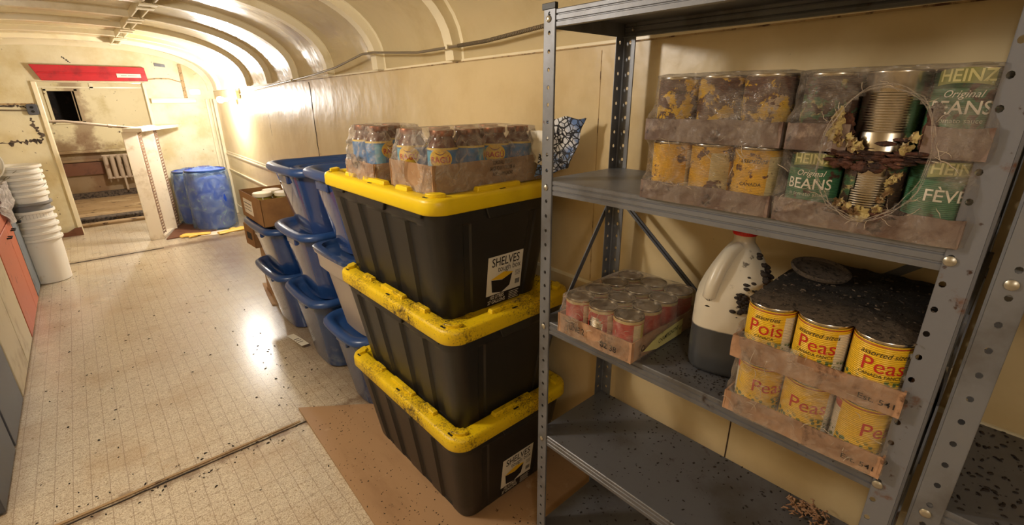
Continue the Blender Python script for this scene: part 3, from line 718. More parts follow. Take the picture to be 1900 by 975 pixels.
# ---------------------------------------------------------------- bulb and cable
def build_bulb():
    b = thing('light_bulb', 'bare glowing bulb on a white holder at the far end of the right wall', 'lamp', (1.17, 5.78, 1.43))
    O('holder', MB().lathe([(.002, 0), (.045, 0), (.05, .004), (.045, .015), (.022, .03), (.021, .055), (.002, .056)], 24), 'white_plastic', b).rotation_euler = (0, -pi/2, 0)
    for c in b.children: c.location = (.11, 0, -.02)
    gm = NT('glowing_bulb_glass'); gm.b.inputs['Emission Color'].default_value = (1, .93, .8, 1); gm.b.inputs['Emission Strength'].default_value = 60; m = gm.done((255, 250, 240), .3)
    g = O('bulb', MB().lathe([(.002, 0), (.014, .0), (.014, .02), (.028, .045), (.032, .062), (.028, .08), (.014, .091), (.002, .093)], 24), m, b, smooth=True)
    g.rotation_euler = (0, -pi/2, 0); g.location = (.055, 0, -.02)
    bx = O('outlet_box', MB().lathe([(.002, 0), (.05, 0), (.05, .03), (.045, .035), (.002, .036)], 8), 'rib', b); bx.rotation_euler = (0, -pi/2, 0); bx.location = (.135, -.16, .03)
    pts = [(xw(-1.6)-.10, -1.68, 1.68), (xw(-.4)-.09, -.4, 1.670), (xw(.6)-.07, .60, 1.655), (1.16, .946, 1.633), (1.16, 1.137, 1.621), (1.163, 1.433, 1.602), (1.168, 1.671, 1.599), (1.172, 1.915, 1.597), (1.165, 2.15, 1.612), (1.160, 2.30, 1.622), (1.158, 2.42, 1.622), (1.17, 2.793, 1.578), (1.18, 3.134, 1.556), (1.20, 3.654, 1.535), (1.225, 4.3, 1.512), (1.25, 4.85, 1.49), (1.26, 5.35, 1.46)]
    P = []
    for a, c in zip(pts, pts[1:]):
        for k in range(8): t = k/8; P.append(tuple(a[i]+(c[i]-a[i])*t for i in range(3)))
    P.append(pts[-1])
    cb = thing('armoured_cable', 'grey armoured cable running along the top of the right wall', 'cable', (1.2, 2.4, 1.6))
    o = O('conduit', MB().tube(P, .0054, 10), 'cable', cb); o.location = (-1.2, -2.4, -1.6)
    # wound steel turns on the part nearest the shelf
    mb = MB()
    def at(s):
        i = min(int(s), len(P)-2); t = s-i; return Vector(P[i]).lerp(Vector(P[i+1]), t)
    s = 4.
    while s < 46:
        a = at(s); mb.tube([at(s-.03), at(s+.07)], .0072, 10); s += .22
    o = O('wound_turns', mb, 'cable', cb); o.location = (-1.2, -2.4, -1.6)
    for y, z in ((2.36, 1.625), (3.65, 1.536), (1.675, 1.60)):
        o = O('clip', MB().box(-.009, .03, -.006, .006, -.008, .009), 'rib', cb, bevel=.002); o.location = (1.165-1.2 if y < 3 else 0, y-2.4, z-1.6)
build_bulb()
# ---------------------------------------------------------------- shelving units
def holed(mb, W_, z0, z1, fn, pitch=.038, r=.0042, a_c=None):
    """perforated strip 0..W_ x z0..z1; fn(a, z) -> point"""
    a_c = W_/2 if a_c is None else a_c; n = int((z1-z0)/pitch); pz = (z1-z0)/n
    for k in range(n):
        zc = z0+(k+.5)*pz; za, zb = z0+k*pz, z0+(k+1)*pz
        sq = [(W_, zc), (W_, zb), (a_c, zb), (0, zb), (0, zc), (0, za), (a_c, za), (W_, za)]
        ci = [(a_c+r*cos(pi*i/4), zc+r*1.15*sin(pi*i/4)) for i in range(8)]
        vs = [fn(*p) for p in sq]+[fn(*p) for p in ci]
        mb.add(vs, [(i, (i+1) % 8, 8+(i+1) % 8, 8+i) for i in range(8)])
def screw(mb, p, nrm='x', r=.0075):
    x, y, z = p; ring = []
    prof_ = [(r, 0), (r*.95, .002), (r*.6, .0038), (.001, .0042)]
    rr = []
    for q, d in prof_:
        rr.append([(x-d, y+q*cos(2*pi*i/14), z+q*sin(2*pi*i/14)) if nrm == 'x' else (x+q*cos(2*pi*i/14), y-d, z+q*sin(2*pi*i/14)) for i in range(14)])
    mb.loft(rr)
def shelving(name, label, y0, y1, tops, mats, braces, x0=.835, x1=1.145, H=1.603, ac=.0165):
    """y0 > y1 ; posts at the four corners; tops = heights of the shelf tops"""
    u = thing(name, label, 'shelving unit', (x0, (y0+y1)/2, 0), 0); ox, oy = x0, (y0+y1)/2
    w = .036
    for (px, py, sx, sy) in ((x0, y0, 1, -1), (x0, y1, 1, 1), (x1, y0, -1, -1), (x1, y1, -1, 1)):
        mb = MB(); X, Y = px-ox, py-oy
        holed(mb, w-.003, 0, H, lambda a, z: (X, Y+sy*(.003+a), z), a_c=ac if sy == 1 else None); holed(mb, w-.003, 0, H, lambda a, z: (X+sx*(.003+a), Y, z))
        mb.add([(X, Y+sy*.003, 0), (X, Y+sy*.003, H), (X+sx*.003, Y, H), (X+sx*.003, Y, 0)], [(0, 1, 2, 3)])
        mb.add([(X, Y+sy*w, 0), (X, Y+sy*w, H), (X+sx*.004, Y+sy*w, H), (X+sx*.004, Y+sy*w, 0)], [(0, 1, 2, 3)])
        front = px == x0
        o = O('post', mb, 'grey_rusty' if (front and sy == 1) else 'grey', u, solid=.0016, fix=True, smooth=False)
        if True:
            cap = MB().poly3([(X-sx*.0025, Y-sy*.0025, H-.010), (X-sx*.0025, Y+sy*(w+.002), H-.010), (X+sx*.007, Y+sy*(w+.002), H-.010), (X+sx*.007, Y+sy*.007, H-.010), (X+sx*(w+.002), Y+sy*.007, H-.010), (X+sx*(w+.002), Y-sy*.0025, H-.010)], (0, 0, .013))
            O('end_cap', cap, 'black_cap', o, bevel=.001)
        sm = MB()
        for z in tops:
            if front: screw(sm, (X-.001, Y+sy*(.003+ac if sy == 1 else .018), z-.018), 'x')
            elif sy == -1: screw(sm, (X-.018, Y-w-.001, z-.018), 'y', .005)
        if sm.v: pieces(O('screw', sm, 'galv', o))
    yl, yr = y0-.001-oy, y1+.001-oy
    xa, xb = .0022, x1-x0-.0022
    for i, z in enumerate(tops):
        lip = .034
        def sec(y):
            return [(xa+.014, y, z-lip), (xa, y, z-lip), (xa, y, z-.026), (xa+.0022, y, z-.0245), (xa+.0022, y, z-.0225), (xa, y, z-.021), (xa, y, z-.013), (xa+.0022, y, z-.0115), (xa+.0022, y, z-.0095), (xa, y, z-.008), (xa, y, z-.0015), (xa+.0015, y, z),
                    (xb-.0015, y, z), (xb, y, z-.0015), (xb, y, z-.008), (xb-.002, y, z-.0105), (xb, y, z-.013), (xb, y, z-.021), (xb-.002, y, z-.0235), (xb, y, z-.026), (xb, y, z-lip), (xb-.014, y, z-lip)]
        mb = MB().loft([sec(yl-.0015), sec(yr+.0015)], False, False, closed=False)
        for y in (yl-.0015, yr+.0015): mb.add([(xa, y, z-lip), (xb, y, z-lip), (xb, y, z), (xa, y, z)], [(0, 1, 2, 3)])
        O('shelf', mb, mats[i], u, solid=.0012, smooth=False)
    if braces:
        mb = MB(); X = xb+.004
        mb.bar((X, y0-oy-.02, 1.13), (X, y0-oy-.40, .815), .016, .003, (1, 0, 0)); mb.bar((X+.003, y1-oy+.02, 1.16), (X+.003, y1-oy+.40, .83), .016, .003, (1, 0, 0))
        mb.bar((X-.004, y0-oy-.02, 1.13), (X-.004, y0-oy-.40, .815), .004, .006, (1, 0, 0))
        O('back_brace', mb, 'dark_cab', u, smooth=False)
        mb = MB(); yy = y0-oy+.004
        mb.bar((xb-.01, yy, 1.12), (.012, yy, .70), .015, .003, (0, 1, 0)); O('side_brace', mb, 'dark_cab', u, smooth=False)
        mb = MB(); yy = y1-oy-.004
        mb.bar((xb-.01, yy, 1.12), (.012, yy, .70), .015, .003, (0, 1, 0)); mb.bar((xb-.01, yy, .70), (.012, yy, 1.12), .015, .003, (0, 1, 0)); O('side_brace', mb, 'grey_rusty', u, smooth=False)
    return u
T = (1.592, 1.216, .832, .453, .075)
shelving('shelving_unit', 'grey steel shelving unit in the foreground holding the canned goods', .822, .018, T, ['grey', 'grey', 'shelfdirty', 'shelfdirty', 'shelfdirty'], True, ac=.0265)
shelving('shelving_unit', 'second grey steel shelving unit standing to the right of the loaded one', .003, -.787, (1.592, 1.200, .822, .447, .075), ['grey', 'grey', 'shelfdirty', 'shelfdirty', 'shelfdirty'], False)
def hook():
    t = thing('hanging_strap', 'thin black strap hanging in the gap between the two shelving units', 'strap', (1.0, .018, .95))
    O('strap', MB().tube([(.05, -.002, .22), (.03, .001, .12), (0, .004, .05), (-.012, -.002, -.02), (-.016, 0, -.11), (0, .002, -.20)], .004, 8), 'black_cap', t)
    O('buckle', MB().box(-.008, .004, -.006, .006, .0, .03), 'galv', t, bevel=.001)
hook()

# ---------------------------------------------------------------- black totes with yellow lids
TW, TL = .262, .386
def tote_outline(hx, hy, r, z, ins):
    """rounded rectangle with vertical channels pressed into the long sides"""
    out = []
    def side(pts): out.extend(pts)
    def cham(cx, cy, a0):
        for k in range(6):
            a = radians(a0+90*k/5); out.append((cx+r*cos(a), cy+r*sin(a), z))
    cham(hx-r, hy-r, 0)
    # +y short side : shallow channels
    for c in (.55, -.55):
        x = c*(hx-r)
        for dx, d in ((.034, 0), (.028, ins*.6), (-.028, ins*.6), (-.034, 0)): out.append((x+dx, hy-d, z))
    cham(-hx+r, hy-r, 90)
    chans = (.76, .28, -.28, -.76)
    for c in chans:
        y = c*(hy-r)
        for dy, d in ((.036, 0), (.027, ins), (-.027, ins), (-.036, 0)): out.append((-hx+d, y+dy, z))
    cham(-hx+r, -hy+r, 180)
    for c in (-.72, .72):
        x = c*(hx-r)
        for dx, d in ((-.016, 0), (-.010, ins*.5), (.010, ins*.5), (.016, 0)): out.append((x+dx, -hy+d, z))
    cham(hx-r, -hy+r, 270)
    for c in (-.76, -.28, .28, .76):
        y = c*(hy-r)
        for dy, d in ((-.036, 0), (-.027, ins), (.027, ins), (.036, 0)): out.append((hx-d, y+dy, z))
    return out
def make_tote(loc, label, lidmat, sticker, rz=0):
    t = thing('storage_tote', label, 'storage tote', loc, rz, 'stack of black totes with yellow lids')
    hx, hy = TW-.022, TL-.022
    def R(f, z, ins=.010): return tote_outline(hx-.042*(1-f), hy-.040*(1-f), .055-.008*(1-f), z, ins)
    rings = [R(-.10, .0, .002), R(0, .010)]+[R(k/6, .010+.30*k/6) for k in range(1, 7)]+[R(1.03, .315, .004), R(1.05, .322, .0), R(1.10, .36, .0)]
    O('body', MB().loft(rings, True, False), 'tote', t, ang=28)
    # pressed collar below the lid with hand grips
    mb = MB()
    for sx in (-1, 1): mb.poly3([(sx*(hx+.001), -.10, .352), (sx*(hx+.001), -.09, .326), (sx*(hx+.001), .09, .326), (sx*(hx+.001), .10, .352)], (sx*.012, 0, 0))
    for sx in (-1, 1): 
        for yy in (-.26, .26): mb.box(min(sx*hx, sx*(hx+.012)), max(sx*hx, sx*(hx+.012)), yy-.05, yy+.05, .338, .352)
    for sy in (-1, 1): mb.poly3([(-.07, sy*(hy+.001), .352), (-.058, sy*(hy+.001), .318), (.058, sy*(hy+.001), .318), (.07, sy*(hy+.001), .352)], (0, sy*.012, 0))
    pieces(O('hand_grip', mb, 'tote', t, bevel=.003))
    r0 = .062
    def L(ins, z): return rrect(TW-ins, TL-ins, max(.02, r0-ins), z, 8)
    lid = O('lid', MB().loft([L(.012, .352), L(.003, .354), L(0, .358), L(.001, .388), L(.004, .396), L(.012, .400), L(.050, .400), L(.055, .397), L(.060, .378), L(.066, .375)], False, True), lidmat, t, ang=50)
    mb = MB()
    def lug(x0, x1, y0, y1, h=.013):
        mb.loft([[(x0, y0, .399), (x1, y0, .399), (x1, y1, .399), (x0, y1, .399)], [(x0+.003, y0+.003, .399+h), (x1-.003, y0+.003, .399+h), (x1-.003, y1-.003, .399+h), (x0+.003, y1-.003, .399+h)]])
    for s in (-1, 1):
        xa = sorted((s*(TW-.028), s*(TW-.052)))
        lug(xa[0], xa[1], -.075, .075); lug(xa[0], xa[1], .145, .215); lug(xa[0], xa[1], -.215, -.145)
        ya = sorted((s*(TL-.028), s*(TL-.052))); lug(-.085, .085, ya[0], ya[1])
    for sx in (-1, 1):
        for sy in (-1, 1):
            cx, cy = sx*(TW-.062), sy*(TL-.062); a0 = math.atan2(sy, sx); inner = []; outer = []
            for k in range(9):
                a = a0+radians(-48+12*k); inner.append((cx+.012*cos(a), cy+.012*sin(a))); outer.append((cx+.040*cos(a), cy+.040*sin(a)))
            mb.prism(outer+inner[::-1], .399, .411)
    pieces(O('lug', mb, lidmat, lid, bevel=.002))
    mb = MB()
    def slot(cx, cy, a):
        pts = []
        for k in range(12):
            q = 2*pi*k/12; px = (.008 if cos(q) > 0 else -.008)+.0035*cos(q); py = .0038*sin(q); pts.append((cx+px*cos(a)-py*sin(a), cy+px*sin(a)+py*cos(a)))
        mb.prism(pts, .3995, .4008)
    for s in (-1, 1):
        slot(s*(TW-.018), .0, pi/2)
        for q in (-1, 1): slot(s*(TW-.020), q*(TL-.060), pi/2)
        slot(0, s*(TL-.018), 0)
    pieces(O('slot', mb, 'dark', lid, smooth=False))
    if sticker:
        yf = -(hy-.046*.72)-.0012; xc = .030; zc = .092; tl = .155
        fw = .074; y_of = lambda z: -(hy-.040*(1-(z-.01)/.30))-.0015; VS = 1.28
        def on(a, b): b *= VS; a *= 1.06; return (xc+a, y_of(zc+b)-.0008, zc+b)
        def quad(x0, x1, z0, z1, off=0):
            z0 *= VS; z1 *= VS
            return [(xc+x0, y_of(zc+z0)-off, zc+z0), (xc+x1, y_of(zc+z0)-off, zc+z0), (xc+x1, y_of(zc+z1)-off, zc+z1), (xc+x0, y_of(zc+z1)-off, zc+z1)]
        st = O('sticker', MB().poly3(quad(-fw, fw, -.035, .072), (0, .0008, 0)), 'white', t, smooth=False)
        O('sticker_band', MB().poly3(quad(-fw, fw, -.066, -.035), (0, .0008, 0)), 'ink', st, smooth=False)
        text('lettering', 'SHELVES', .024, lambda a, b: on(a, b+.044), 'ink', st, xs=.90, bold=.012)
        text('lettering', 'tough box', .017, lambda a, b: on(a+.016, b+.027), 'ink', st, xs=.95)
        text('lettering', '102 LITRES', .0105, lambda a, b: on(a-.028, b-.047), 'ink_white', st, xs=.85, bold=.02)
        text('lettering', '27 GALLONS', .0105, lambda a, b: on(a-.028, b-.060), 'ink_white', st, xs=.85, bold=.02)
        pic = MB()
        def flat(pts, off): return [on(a, b) for a, b in pts]
        pb = O('picture', MB().add(flat([(-.054, .008), (-.010, .002), (-.010, -.034), (-.048, -.027)], 0), [(0, 1, 2, 3)]).add(flat([(-.010, .002), (.030, .014), (.022, -.020), (-.010, -.034)], 0), [(0, 1, 2, 3)]), 'ink', st, smooth=False)
        O('picture', MB().add([(p[0], p[1]-.0003, p[2]) for p in flat([(-.058, .010), (-.010, .003), (.036, .016), (-.006, .024)], 0)], [(0, 1, 2, 3)]), 'ink_yellow', st, smooth=False)
        mb = MB()
        for k in range(11): mb.add(flat([(.044+k*.0018, -.022), (.044+k*.0018+(.0006+.0005*(k % 3)), -.022), (.044+k*.0018+(.0006+.0005*(k % 3)), -.008), (.044+k*.0018, -.008)], 0), [(0, 1, 2, 3)])
        for k in range(4): mb.add(flat([(.042, .004+k*.004), (.064, .004+k*.004), (.064, .0052+k*.004), (.042, .0052+k*.004)], 0), [(0, 1, 2, 3)])
        O('barcode', mb, 'ink', st, smooth=False)
        mb = MB()
        for k in range(5): mb.add(flat([(.022, -.042-k*.005), (.064-.004*(k % 2), -.042-k*.005), (.064-.004*(k % 2), -.0405-k*.005), (.022, -.0405-k*.005)], 0), [(0, 1, 2, 3)])
        O('small_print', mb, 'ink_white', st, smooth=False)
    return t
make_tote((.894, 1.352, .014), 'bottom black tote with yellow lid and sticker, standing on the plywood', 'yellow_dirty', True)
make_tote((.894, 1.355, .389), 'middle black tote without a sticker, dirt on its yellow lid', 'yellow_dirty', False)
make_tote((.900, 1.414, .756), 'top black tote with clean yellow lid carrying the jars', 'yellow', True)
b = O('plywood_board', MB().prism([(.485, 2.09), (.448, .95), (.43, -.3), (.83, -.3), (1.19, .84), (1.205, 1.80), (.80, 1.85)], .001, .013), 'plywood', bevel=.001); tag(b, 'worn plywood board on the floor under the black totes', 'board')

# ---------------------------------------------------------------- blue bins
def make_bin(name, label, loc, hx, hy, H, mat, lidmat, kind='round', rz=0):
    t = thing(name, label, 'storage bin', loc, rz, 'stacked bins along the right wall')
    def out(ix, iy, r, z, bow=.018, n=10):
        pts = rrect(hx-ix, hy-iy, r, z, 7); o = []
        for i, (x, y, zz) in enumerate(pts):
            o.append((x, y, zz))
        # bowed short front (-x)
        res = []
        for (x, y, zz) in o:
            res.append((x-(bow*(1-(y/(hy-iy))**2) if x < 0 else -bow*.5*(1-(y/(hy-iy))**2)), y, zz))
        # extra points across the front so the bow is round
        m = []
        for i, p in enumerate(res):
            m.append(p); q = res[(i+1) % len(res)]
            if p[0] < 0 and q[0] < 0 and abs(p[1]-q[1]) > .03:
                for k in range(1, 8):
                    y = p[1]+(q[1]-p[1])*k/8; m.append((-(hx-ix)-bow*(1-(y/(hy-iy))**2), y, z))
            elif p[0] > 0 and q[0] > 0 and abs(p[1]-q[1]) > .03:
                for k in range(1, 8):
                    y = p[1]+(q[1]-p[1])*k/8; m.append(((hx-ix)+bow*.5*(1-(y/(hy-iy))**2), y, z))
        return m
    if kind == 'round':
        rg = [out(.098, .092, .07, .0), out(.085, .08, .075, .010)]
        for k in range(1, 7): f = k/6; rg.append(out(.085-.055*f, .08-.05*f, .075, .010+(H-.055)*f))
        rg += [out(.024, .024, .075, H-.042), out(.024, .024, .075, H-.02)]
        O('body', MB().loft(rg, True, False), mat, t, ang=40)
        L = [out(.014, .014, .08, H-.040), out(.003, .003, .085, H-.036), out(-.004, -.004, .09, H-.024), out(-.002, -.002, .09, H-.010), out(.008, .008, .085, H-.001), out(.022, .022, .08, H+.001), out(.036, .036, .07, H-.004), out(.046, .046, .06, H-.016), out(.054, .054, .055, H-.030), out(.062, .062, .05, H-.033)]
        lid = O('lid', MB().loft(L, False, True), lidmat, t, ang=60)
        mb = MB().loft([out(.10, .10, .05, H-.033), out(.105, .105, .05, H-.024), out(.125, .125, .045, H-.024), out(.13, .13, .04, H-.033)], False, False)
        O('raised_panel', mb, lidmat, lid)
        mb = MB()
        for sy in (-1, 1): mb.box(-.05, .05, sy*(hy-.03)-.012, sy*(hy-.03)+.012, H-.09, H-.045)
        mb.box(-hx+.006, -hx+.03, -.06, .06, H-.085, H-.042)
        pieces(O('handle', mb, mat, t, bevel=.006))
    else:   # straight sided taupe bin with a stepped rim
        rg = [out(.09, .08, .05, 0, .008), out(.08, .07, .055, .01, .008)]
        for k in range(1, 5): f = k/4; rg.append(out(.08-.045*f, .07-.04*f, .055, .01+(H-.11)*f, .008))
        rg += [out(.012, .012, .06, H-.095, .01), out(.008, .008, .06, H-.03, .01), out(0, 0, .06, H-.028, .01), out(0, 0, .06, H-.012, .01)]
        O('body', MB().loft(rg, True, False), mat, t, ang=30)
        L = [out(-.003, -.003, .06, H-.018, .01), out(-.003, -.003, .06, H-.004, .01), out(.006, .006, .055, H, .01), out(.03, .03, .05, H, .01), out(.036, .036, .05, H-.018, .01)]
        O('lid', MB().loft(L, False, True), lidmat, t, ang=50)
    return t
XB = .945
make_bin('storage_bin', 'dull blue bin on the floor touching the black totes, under the taupe bin', (XB, 1.965, .002), .265, .215, .415, 'blue_dull', 'blue_lid')
make_bin('storage_bin', 'taupe bin in the middle of the stack beside the black totes', (XB-.005, 1.945, .386), .262, .205, .40, 'greytote', 'blue_dull', 'square')
make_bin('storage_bin', 'pale glossy blue bin on top of the taupe bin', (XB, 1.935, .772), .265, .205, .365, 'blue_pale', 'blue_lid')
make_bin('storage_bin', 'blue bin on the floor in the middle column with a paper scrap at its foot', (XB, 2.47, .002), .268, .252, .44, 'blue_dull', 'blue_lid')
make_bin('storage_bin', 'glossy blue bin halfway up the middle column of bins', (XB, 2.455, .412), .27, .25, .385, 'blue', 'blue_lid')
make_bin('storage_bin', 'large glossy blue bin on top of the middle column, its lid highest against the wall', (XB, 2.415, .768), .27, .252, .345, 'blue_pale', 'blue_lid')
make_bin('storage_bin', 'blue bin on the floor in the farthest column of bins', (XB+.01, 3.12, .002), .265, .28, .40, 'blue', 'blue_lid')
make_bin('storage_bin', 'glossy blue bin in the farthest column carrying the box of jars', (XB, 3.12, .37), .27, .285, .325, 'blue', 'blue_lid')

def open_box(name, label, loc, rz, dx, dy, h, mat, flaps=0., group=None):
    t = thing(name, label, 'box', loc, rz, group); th = .004
    mb = MB().box(-dx, dx, -dy, dy, 0, th).box(-dx, -dx+th, -dy, dy, 0, h).box(dx-th, dx, -dy, dy, 0, h).box(-dx, dx, -dy, -dy+th, 0, h).box(-dx, dx, dy-th, dy, 0, h)
    o = O('carton', mb, mat, t, bevel=.001, smooth=False)
    return t, o
t, o = open_box('cardboard_box', 'open cardboard box of lidded jars on top of the farthest blue bin', (.875, 3.17, .698), 0, .19, .235, .165, 'card_dark')
p = O('paper_label', MB().box(-.1925, -.190, -.035, .155, .035, .125), 'white_wood', o, smooth=False)
O('print', MB().box(-.1935, -.192, -.03, .14, .10, .104).box(-.1935, -.192, 0, .14, .08, .083).box(-.1935, -.192, -.01, .14, .06, .063), 'ink', p, smooth=False)
def jar2():
    t = thing('pickle_jar', 'left jar with a white lid standing in the open cardboard box', 'jar', (.795, 3.00, .704), 0, 'jars in the open cardboard box')
    O('glass', MB().lathe([(.002, 0), (.040, 0), (.043, .01), (.043, .13), (.036, .150), (.036, .155), (.002, .155)], 28), 'pickle', t)
    O('jar_lid', MB().lathe([(.002, .150), (.047, .150), (.048, .154), (.048, .168), (.045, .171), (.002, .171)], 28), 'pot_white', t)
    return t
j = jar2(); j.location = (.750, 3.12, .704); j.scale = (1.15, 1.15, 1.0)
dup(j, (.86, 3.07, .704), .5, 'jar with a white lid beside the near end of the open cardboard box')
dup(j, (.83, 3.22, .700), .5, 'jar with a white lid behind the two front jars in the box')
dup(j, (.975, 3.08, .704), .5, 'jar with a white lid farthest right in the cardboard box')
t, o = open_box('cardboard_box', 'small open cardboard box wedged behind the farthest column of bins', (.905, 3.66, .415), .05, .16, .10, .155, 'card_dark')
O('print', MB().box(-.1615, -.160, -.05, .05, .05, .10), 'ink', o, smooth=False)
t, o = open_box('cardboard_box', 'tall cardboard box on the floor behind the farthest column of bins', (.965, 3.66, .002), .03, .14, .12, .41, 'card')
mb = MB(); A = []
for k in range(13):
    u = k/12; A.append([(.684+.016*u+.042*v, 2.90-.235*u, .002+.022*u*u+.008*sin(pi*u)) for v in (0, 1)])
o = O('paper_scrap', MB().loft([[a, b, (b[0]+.001, b[1], b[2]+.0008), (a[0]+.001, a[1], a[2]+.0008)] for a, b in A]), 'white'); tag(o, 'curled printed paper scrap on the floor at the foot of the middle blue bins', 'paper')
O('print', MB().box(.695, .725, 2.785, 2.791, .0162, .0168).box(.697, .727, 2.755, 2.761, .0185, .0191).box(.699, .729, 2.725, 2.731, .0205, .0211), 'ink', o, smooth=False)
mb = MB(); random.seed(4)
o = O('cardboard_scrap', MB().prism([(.76, 3.46), (.81, 3.43), (.86, 3.62), (.87, 3.92), (.83, 3.95), (.79, 3.70)], .001, .012).prism([(.80, 3.52), (.83, 3.50), (.85, 3.78), (.82, 3.80)], .012, .03), 'card'); tag(o, 'torn cardboard lying on the floor beside the farthest bins', 'cardboard')

# ---------------------------------------------------------------- cans, trays and wraps
def can_mesh_body(r, h, corr=True):
    pr = [(.002, 0), (r*.93, 0), (r, .0012), (r, .003), (r*.985, .0045)]
    if corr:
        n = 16; z0 = h*.24; z1 = h*.76
        for k in range(n*2+1): pr.append((r*(.985 if k % 2 == 0 else .962), z0+(z1-z0)*k/(n*2)))
    pr += [(r*.985, h-.0045), (r, h-.003), (r, h-.0012), (r*.985, h), (r*.95, h-.0005), (r*.93, h-.004)]
    return MB().lathe(pr, 36, cap0=True, cap1=False)
def can_end(r, h):
    return MB().lathe([(r*.935, h-.0038), (r*.80, h-.0038), (r*.77, h-.0026), (r*.66, h-.0026), (r*.63, h-.0034), (r*.002, h-.0034)], 36, cap0=False, cap1=True)
def label_part(r, h, z0, z1, mat, parent, a0=pi, hole=None, nz=14, na=48):
    """printed sleeve; u = .5 faces direction a0; hole(u,v) -> True drops the paper there"""
    m = MB(); R = r*1.003; uvs = []
    for j in range(nz+1):
        for i in range(na+1):
            a = a0+2*pi*(i/na-.5); z = z0+(z1-z0)*j/nz; m.v.append((R*cos(a), R*sin(a), z))
    for j in range(nz):
        for i in range(na):
            u, v = (i+.5)/na, (j+.5)/nz
            if hole and hole(u, v): continue
            k = j*(na+1)+i; m.f.append((k, k+1, k+na+2, k+na+1)); uvs.append([(i/na, j/nz), ((i+1)/na, j/nz), ((i+1)/na, (j+1)/nz), (i/na, (j+1)/nz)])
    me = m.mesh('label'); ul = me.uv_layers.new(name='UVMap'); q = 0
    for f in uvs:
        for c in f: ul.data[q].uv = c; q += 1
    return O('label', me, mat, parent, fix=False, ang=80)
def tin(label, group, r, h, lab, loc, a0=pi, end='tin_lid', texts=(), hole=None, rz=0):
    t = thing('food_can', label, 'can', loc, rz, group)
    O('can_body', can_mesh_body(r, h), 'tin', t); O('can_end', can_end(r, h), end, t)
    if lab:
        l = label_part(r, h, .005, h-.005, lab, t, a0, hole)
        for (s, hh, ang, z, mat, kw) in texts: text('lettering', s, hh, on_cyl(r*1.003+.0008, a0+ang, z, kw.pop('arch', 0) if 'arch' in kw else 0), mat, l, **kw)
    return t
def kid(t, n): return [c for c in t.children if c.name.split('.')[0] == n][0]
def tray(name, label, loc, dx, dy, h, mat, group=None, thick=.003, wavy=0., front=None):
    """open cardboard tray, origin at its near-left bottom corner: x 0..dx, y -dy..0"""
    t = thing(name, label, 'tray', loc, 0, group)
    random.seed(int(loc[2]*1000)+int(loc[1]*100))
    mb = MB()
    def wall(p, q, nrm, hh):
        n = 14; A = []; B = []
        for k in range(n+1):
            f = k/n; x = p[0]+(q[0]-p[0])*f; y = p[1]+(q[1]-p[1])*f; w = wavy*noise.noise((f*5+p[0]*7, loc[2]*9, nrm[0]*3+nrm[1])); z1 = hh+wavy*.7*noise.noise((f*7, 4+loc[2]*5, nrm[0]))
            A.append([(x+nrm[0]*w, y+nrm[1]*w, 0), (x+nrm[0]*(w*1.8+.000), y+nrm[1]*(w*1.8), z1*.5), (x+nrm[0]*w, y+nrm[1]*w, z1), (x-nrm[0]*thick+nrm[0]*w, y-nrm[1]*thick+nrm[1]*w, z1), (x-nrm[0]*thick, y-nrm[1]*thick, 0)])
        mb.loft(A)
    wall((0, 0), (0, -dy), (-1, 0), h); wall((dx, 0), (dx, -dy), (1, 0), h); wall((0, -dy), (dx, -dy), (0, -1), h); wall((0, 0), (dx, 0), (0, 1), h)
    O('tray_wall', mb, mat, t, smooth=False)
    O('tray_base', MB().box(.001, dx-.001, -dy+.001, -.001, 0, .002), mat, t, smooth=False)
    return t
def wrap(label, name, loc, dx, dy, levels, mat, holes=(), r=.035, seed=1, parent=None, amp=.003, top=True, rip=0):
    """shrink film round a pack. levels: (z, outset, inset_between) from bottom to top"""
    random.seed(seed); rings = []; nL = 44
    zs_ = [l[0] for l in levels]
    def lev(z):
        for a, b in zip(levels, levels[1:]):
            if z <= b[0]: f = (z-a[0])/(b[0]-a[0]); f = f*f*(3-2*f); return a[1]+(b[1]-a[1])*f
        return levels[-1][1]
    for k in range(nL+1):
        z = zs_[0]+(zs_[-1]-zs_[0])*k/nL; o = lev(z); ring = []
        hx, hy = dx/2+o, dy/2+o; pts = rrect(hx, hy, r, z, 8)
        # subdivide the straight sides
        m = []
        for i, p in enumerate(pts):
            q = pts[(i+1) % len(pts)]; m.append(p); d = math.dist(p, q)
            if d > .03:
                n = 22
                for j in range(1, n): m.append((p[0]+(q[0]-p[0])*j/n, p[1]+(q[1]-p[1])*j/n, z))
        res = []
        for (x, y, z_) in m:
            d = Vector((x/hx, y/hy, 0)); d.normalize(); w = noise.noise((x*28+seed*3, y*28, z*34))+.6*noise.noise((x*70, y*70+seed, z*60))
            res.append((x+d.x*amp*(.4+w), y+d.y*amp*(.4+w), z_))
        rings.append(res)
    if top:
        last = rings[-1]
        for f, dz in ((.93, .002), (.8, .0025), (.5, .002), (.05, .002)):
            rings.append([(x*f, y*f, z+dz+.0012*noise.noise((x*40*f, y*40*f, seed))) for x, y, z in last])
    n = len(rings[0]); mb = MB()
    for rr in rings: mb.v += [tuple(p) for p in rr]
    for k in range(len(rings)-1):
        for i in range(n):
            a = k*n+i; b = k*n+(i+1) % n; c = [(Vector(mb.v[j])) for j in (a, b, b+n, a+n)]; m_ = sum(c, Vector())/4
            if any(h(m_) for h in holes): continue
            mb.f.append((a, b, b+n, a+n))
    o = O(name, mb, mat, parent, fix=False, ang=80)
    o.location = (loc[0]+dx/2, loc[1]-dy/2, loc[2])
    if not parent: tag(o, label, 'plastic wrap')
    return o
MT['strand'] = M('film_crease_highlight', (184, 168, 148), .2)  # pale colour paints in the highlights along the film creases
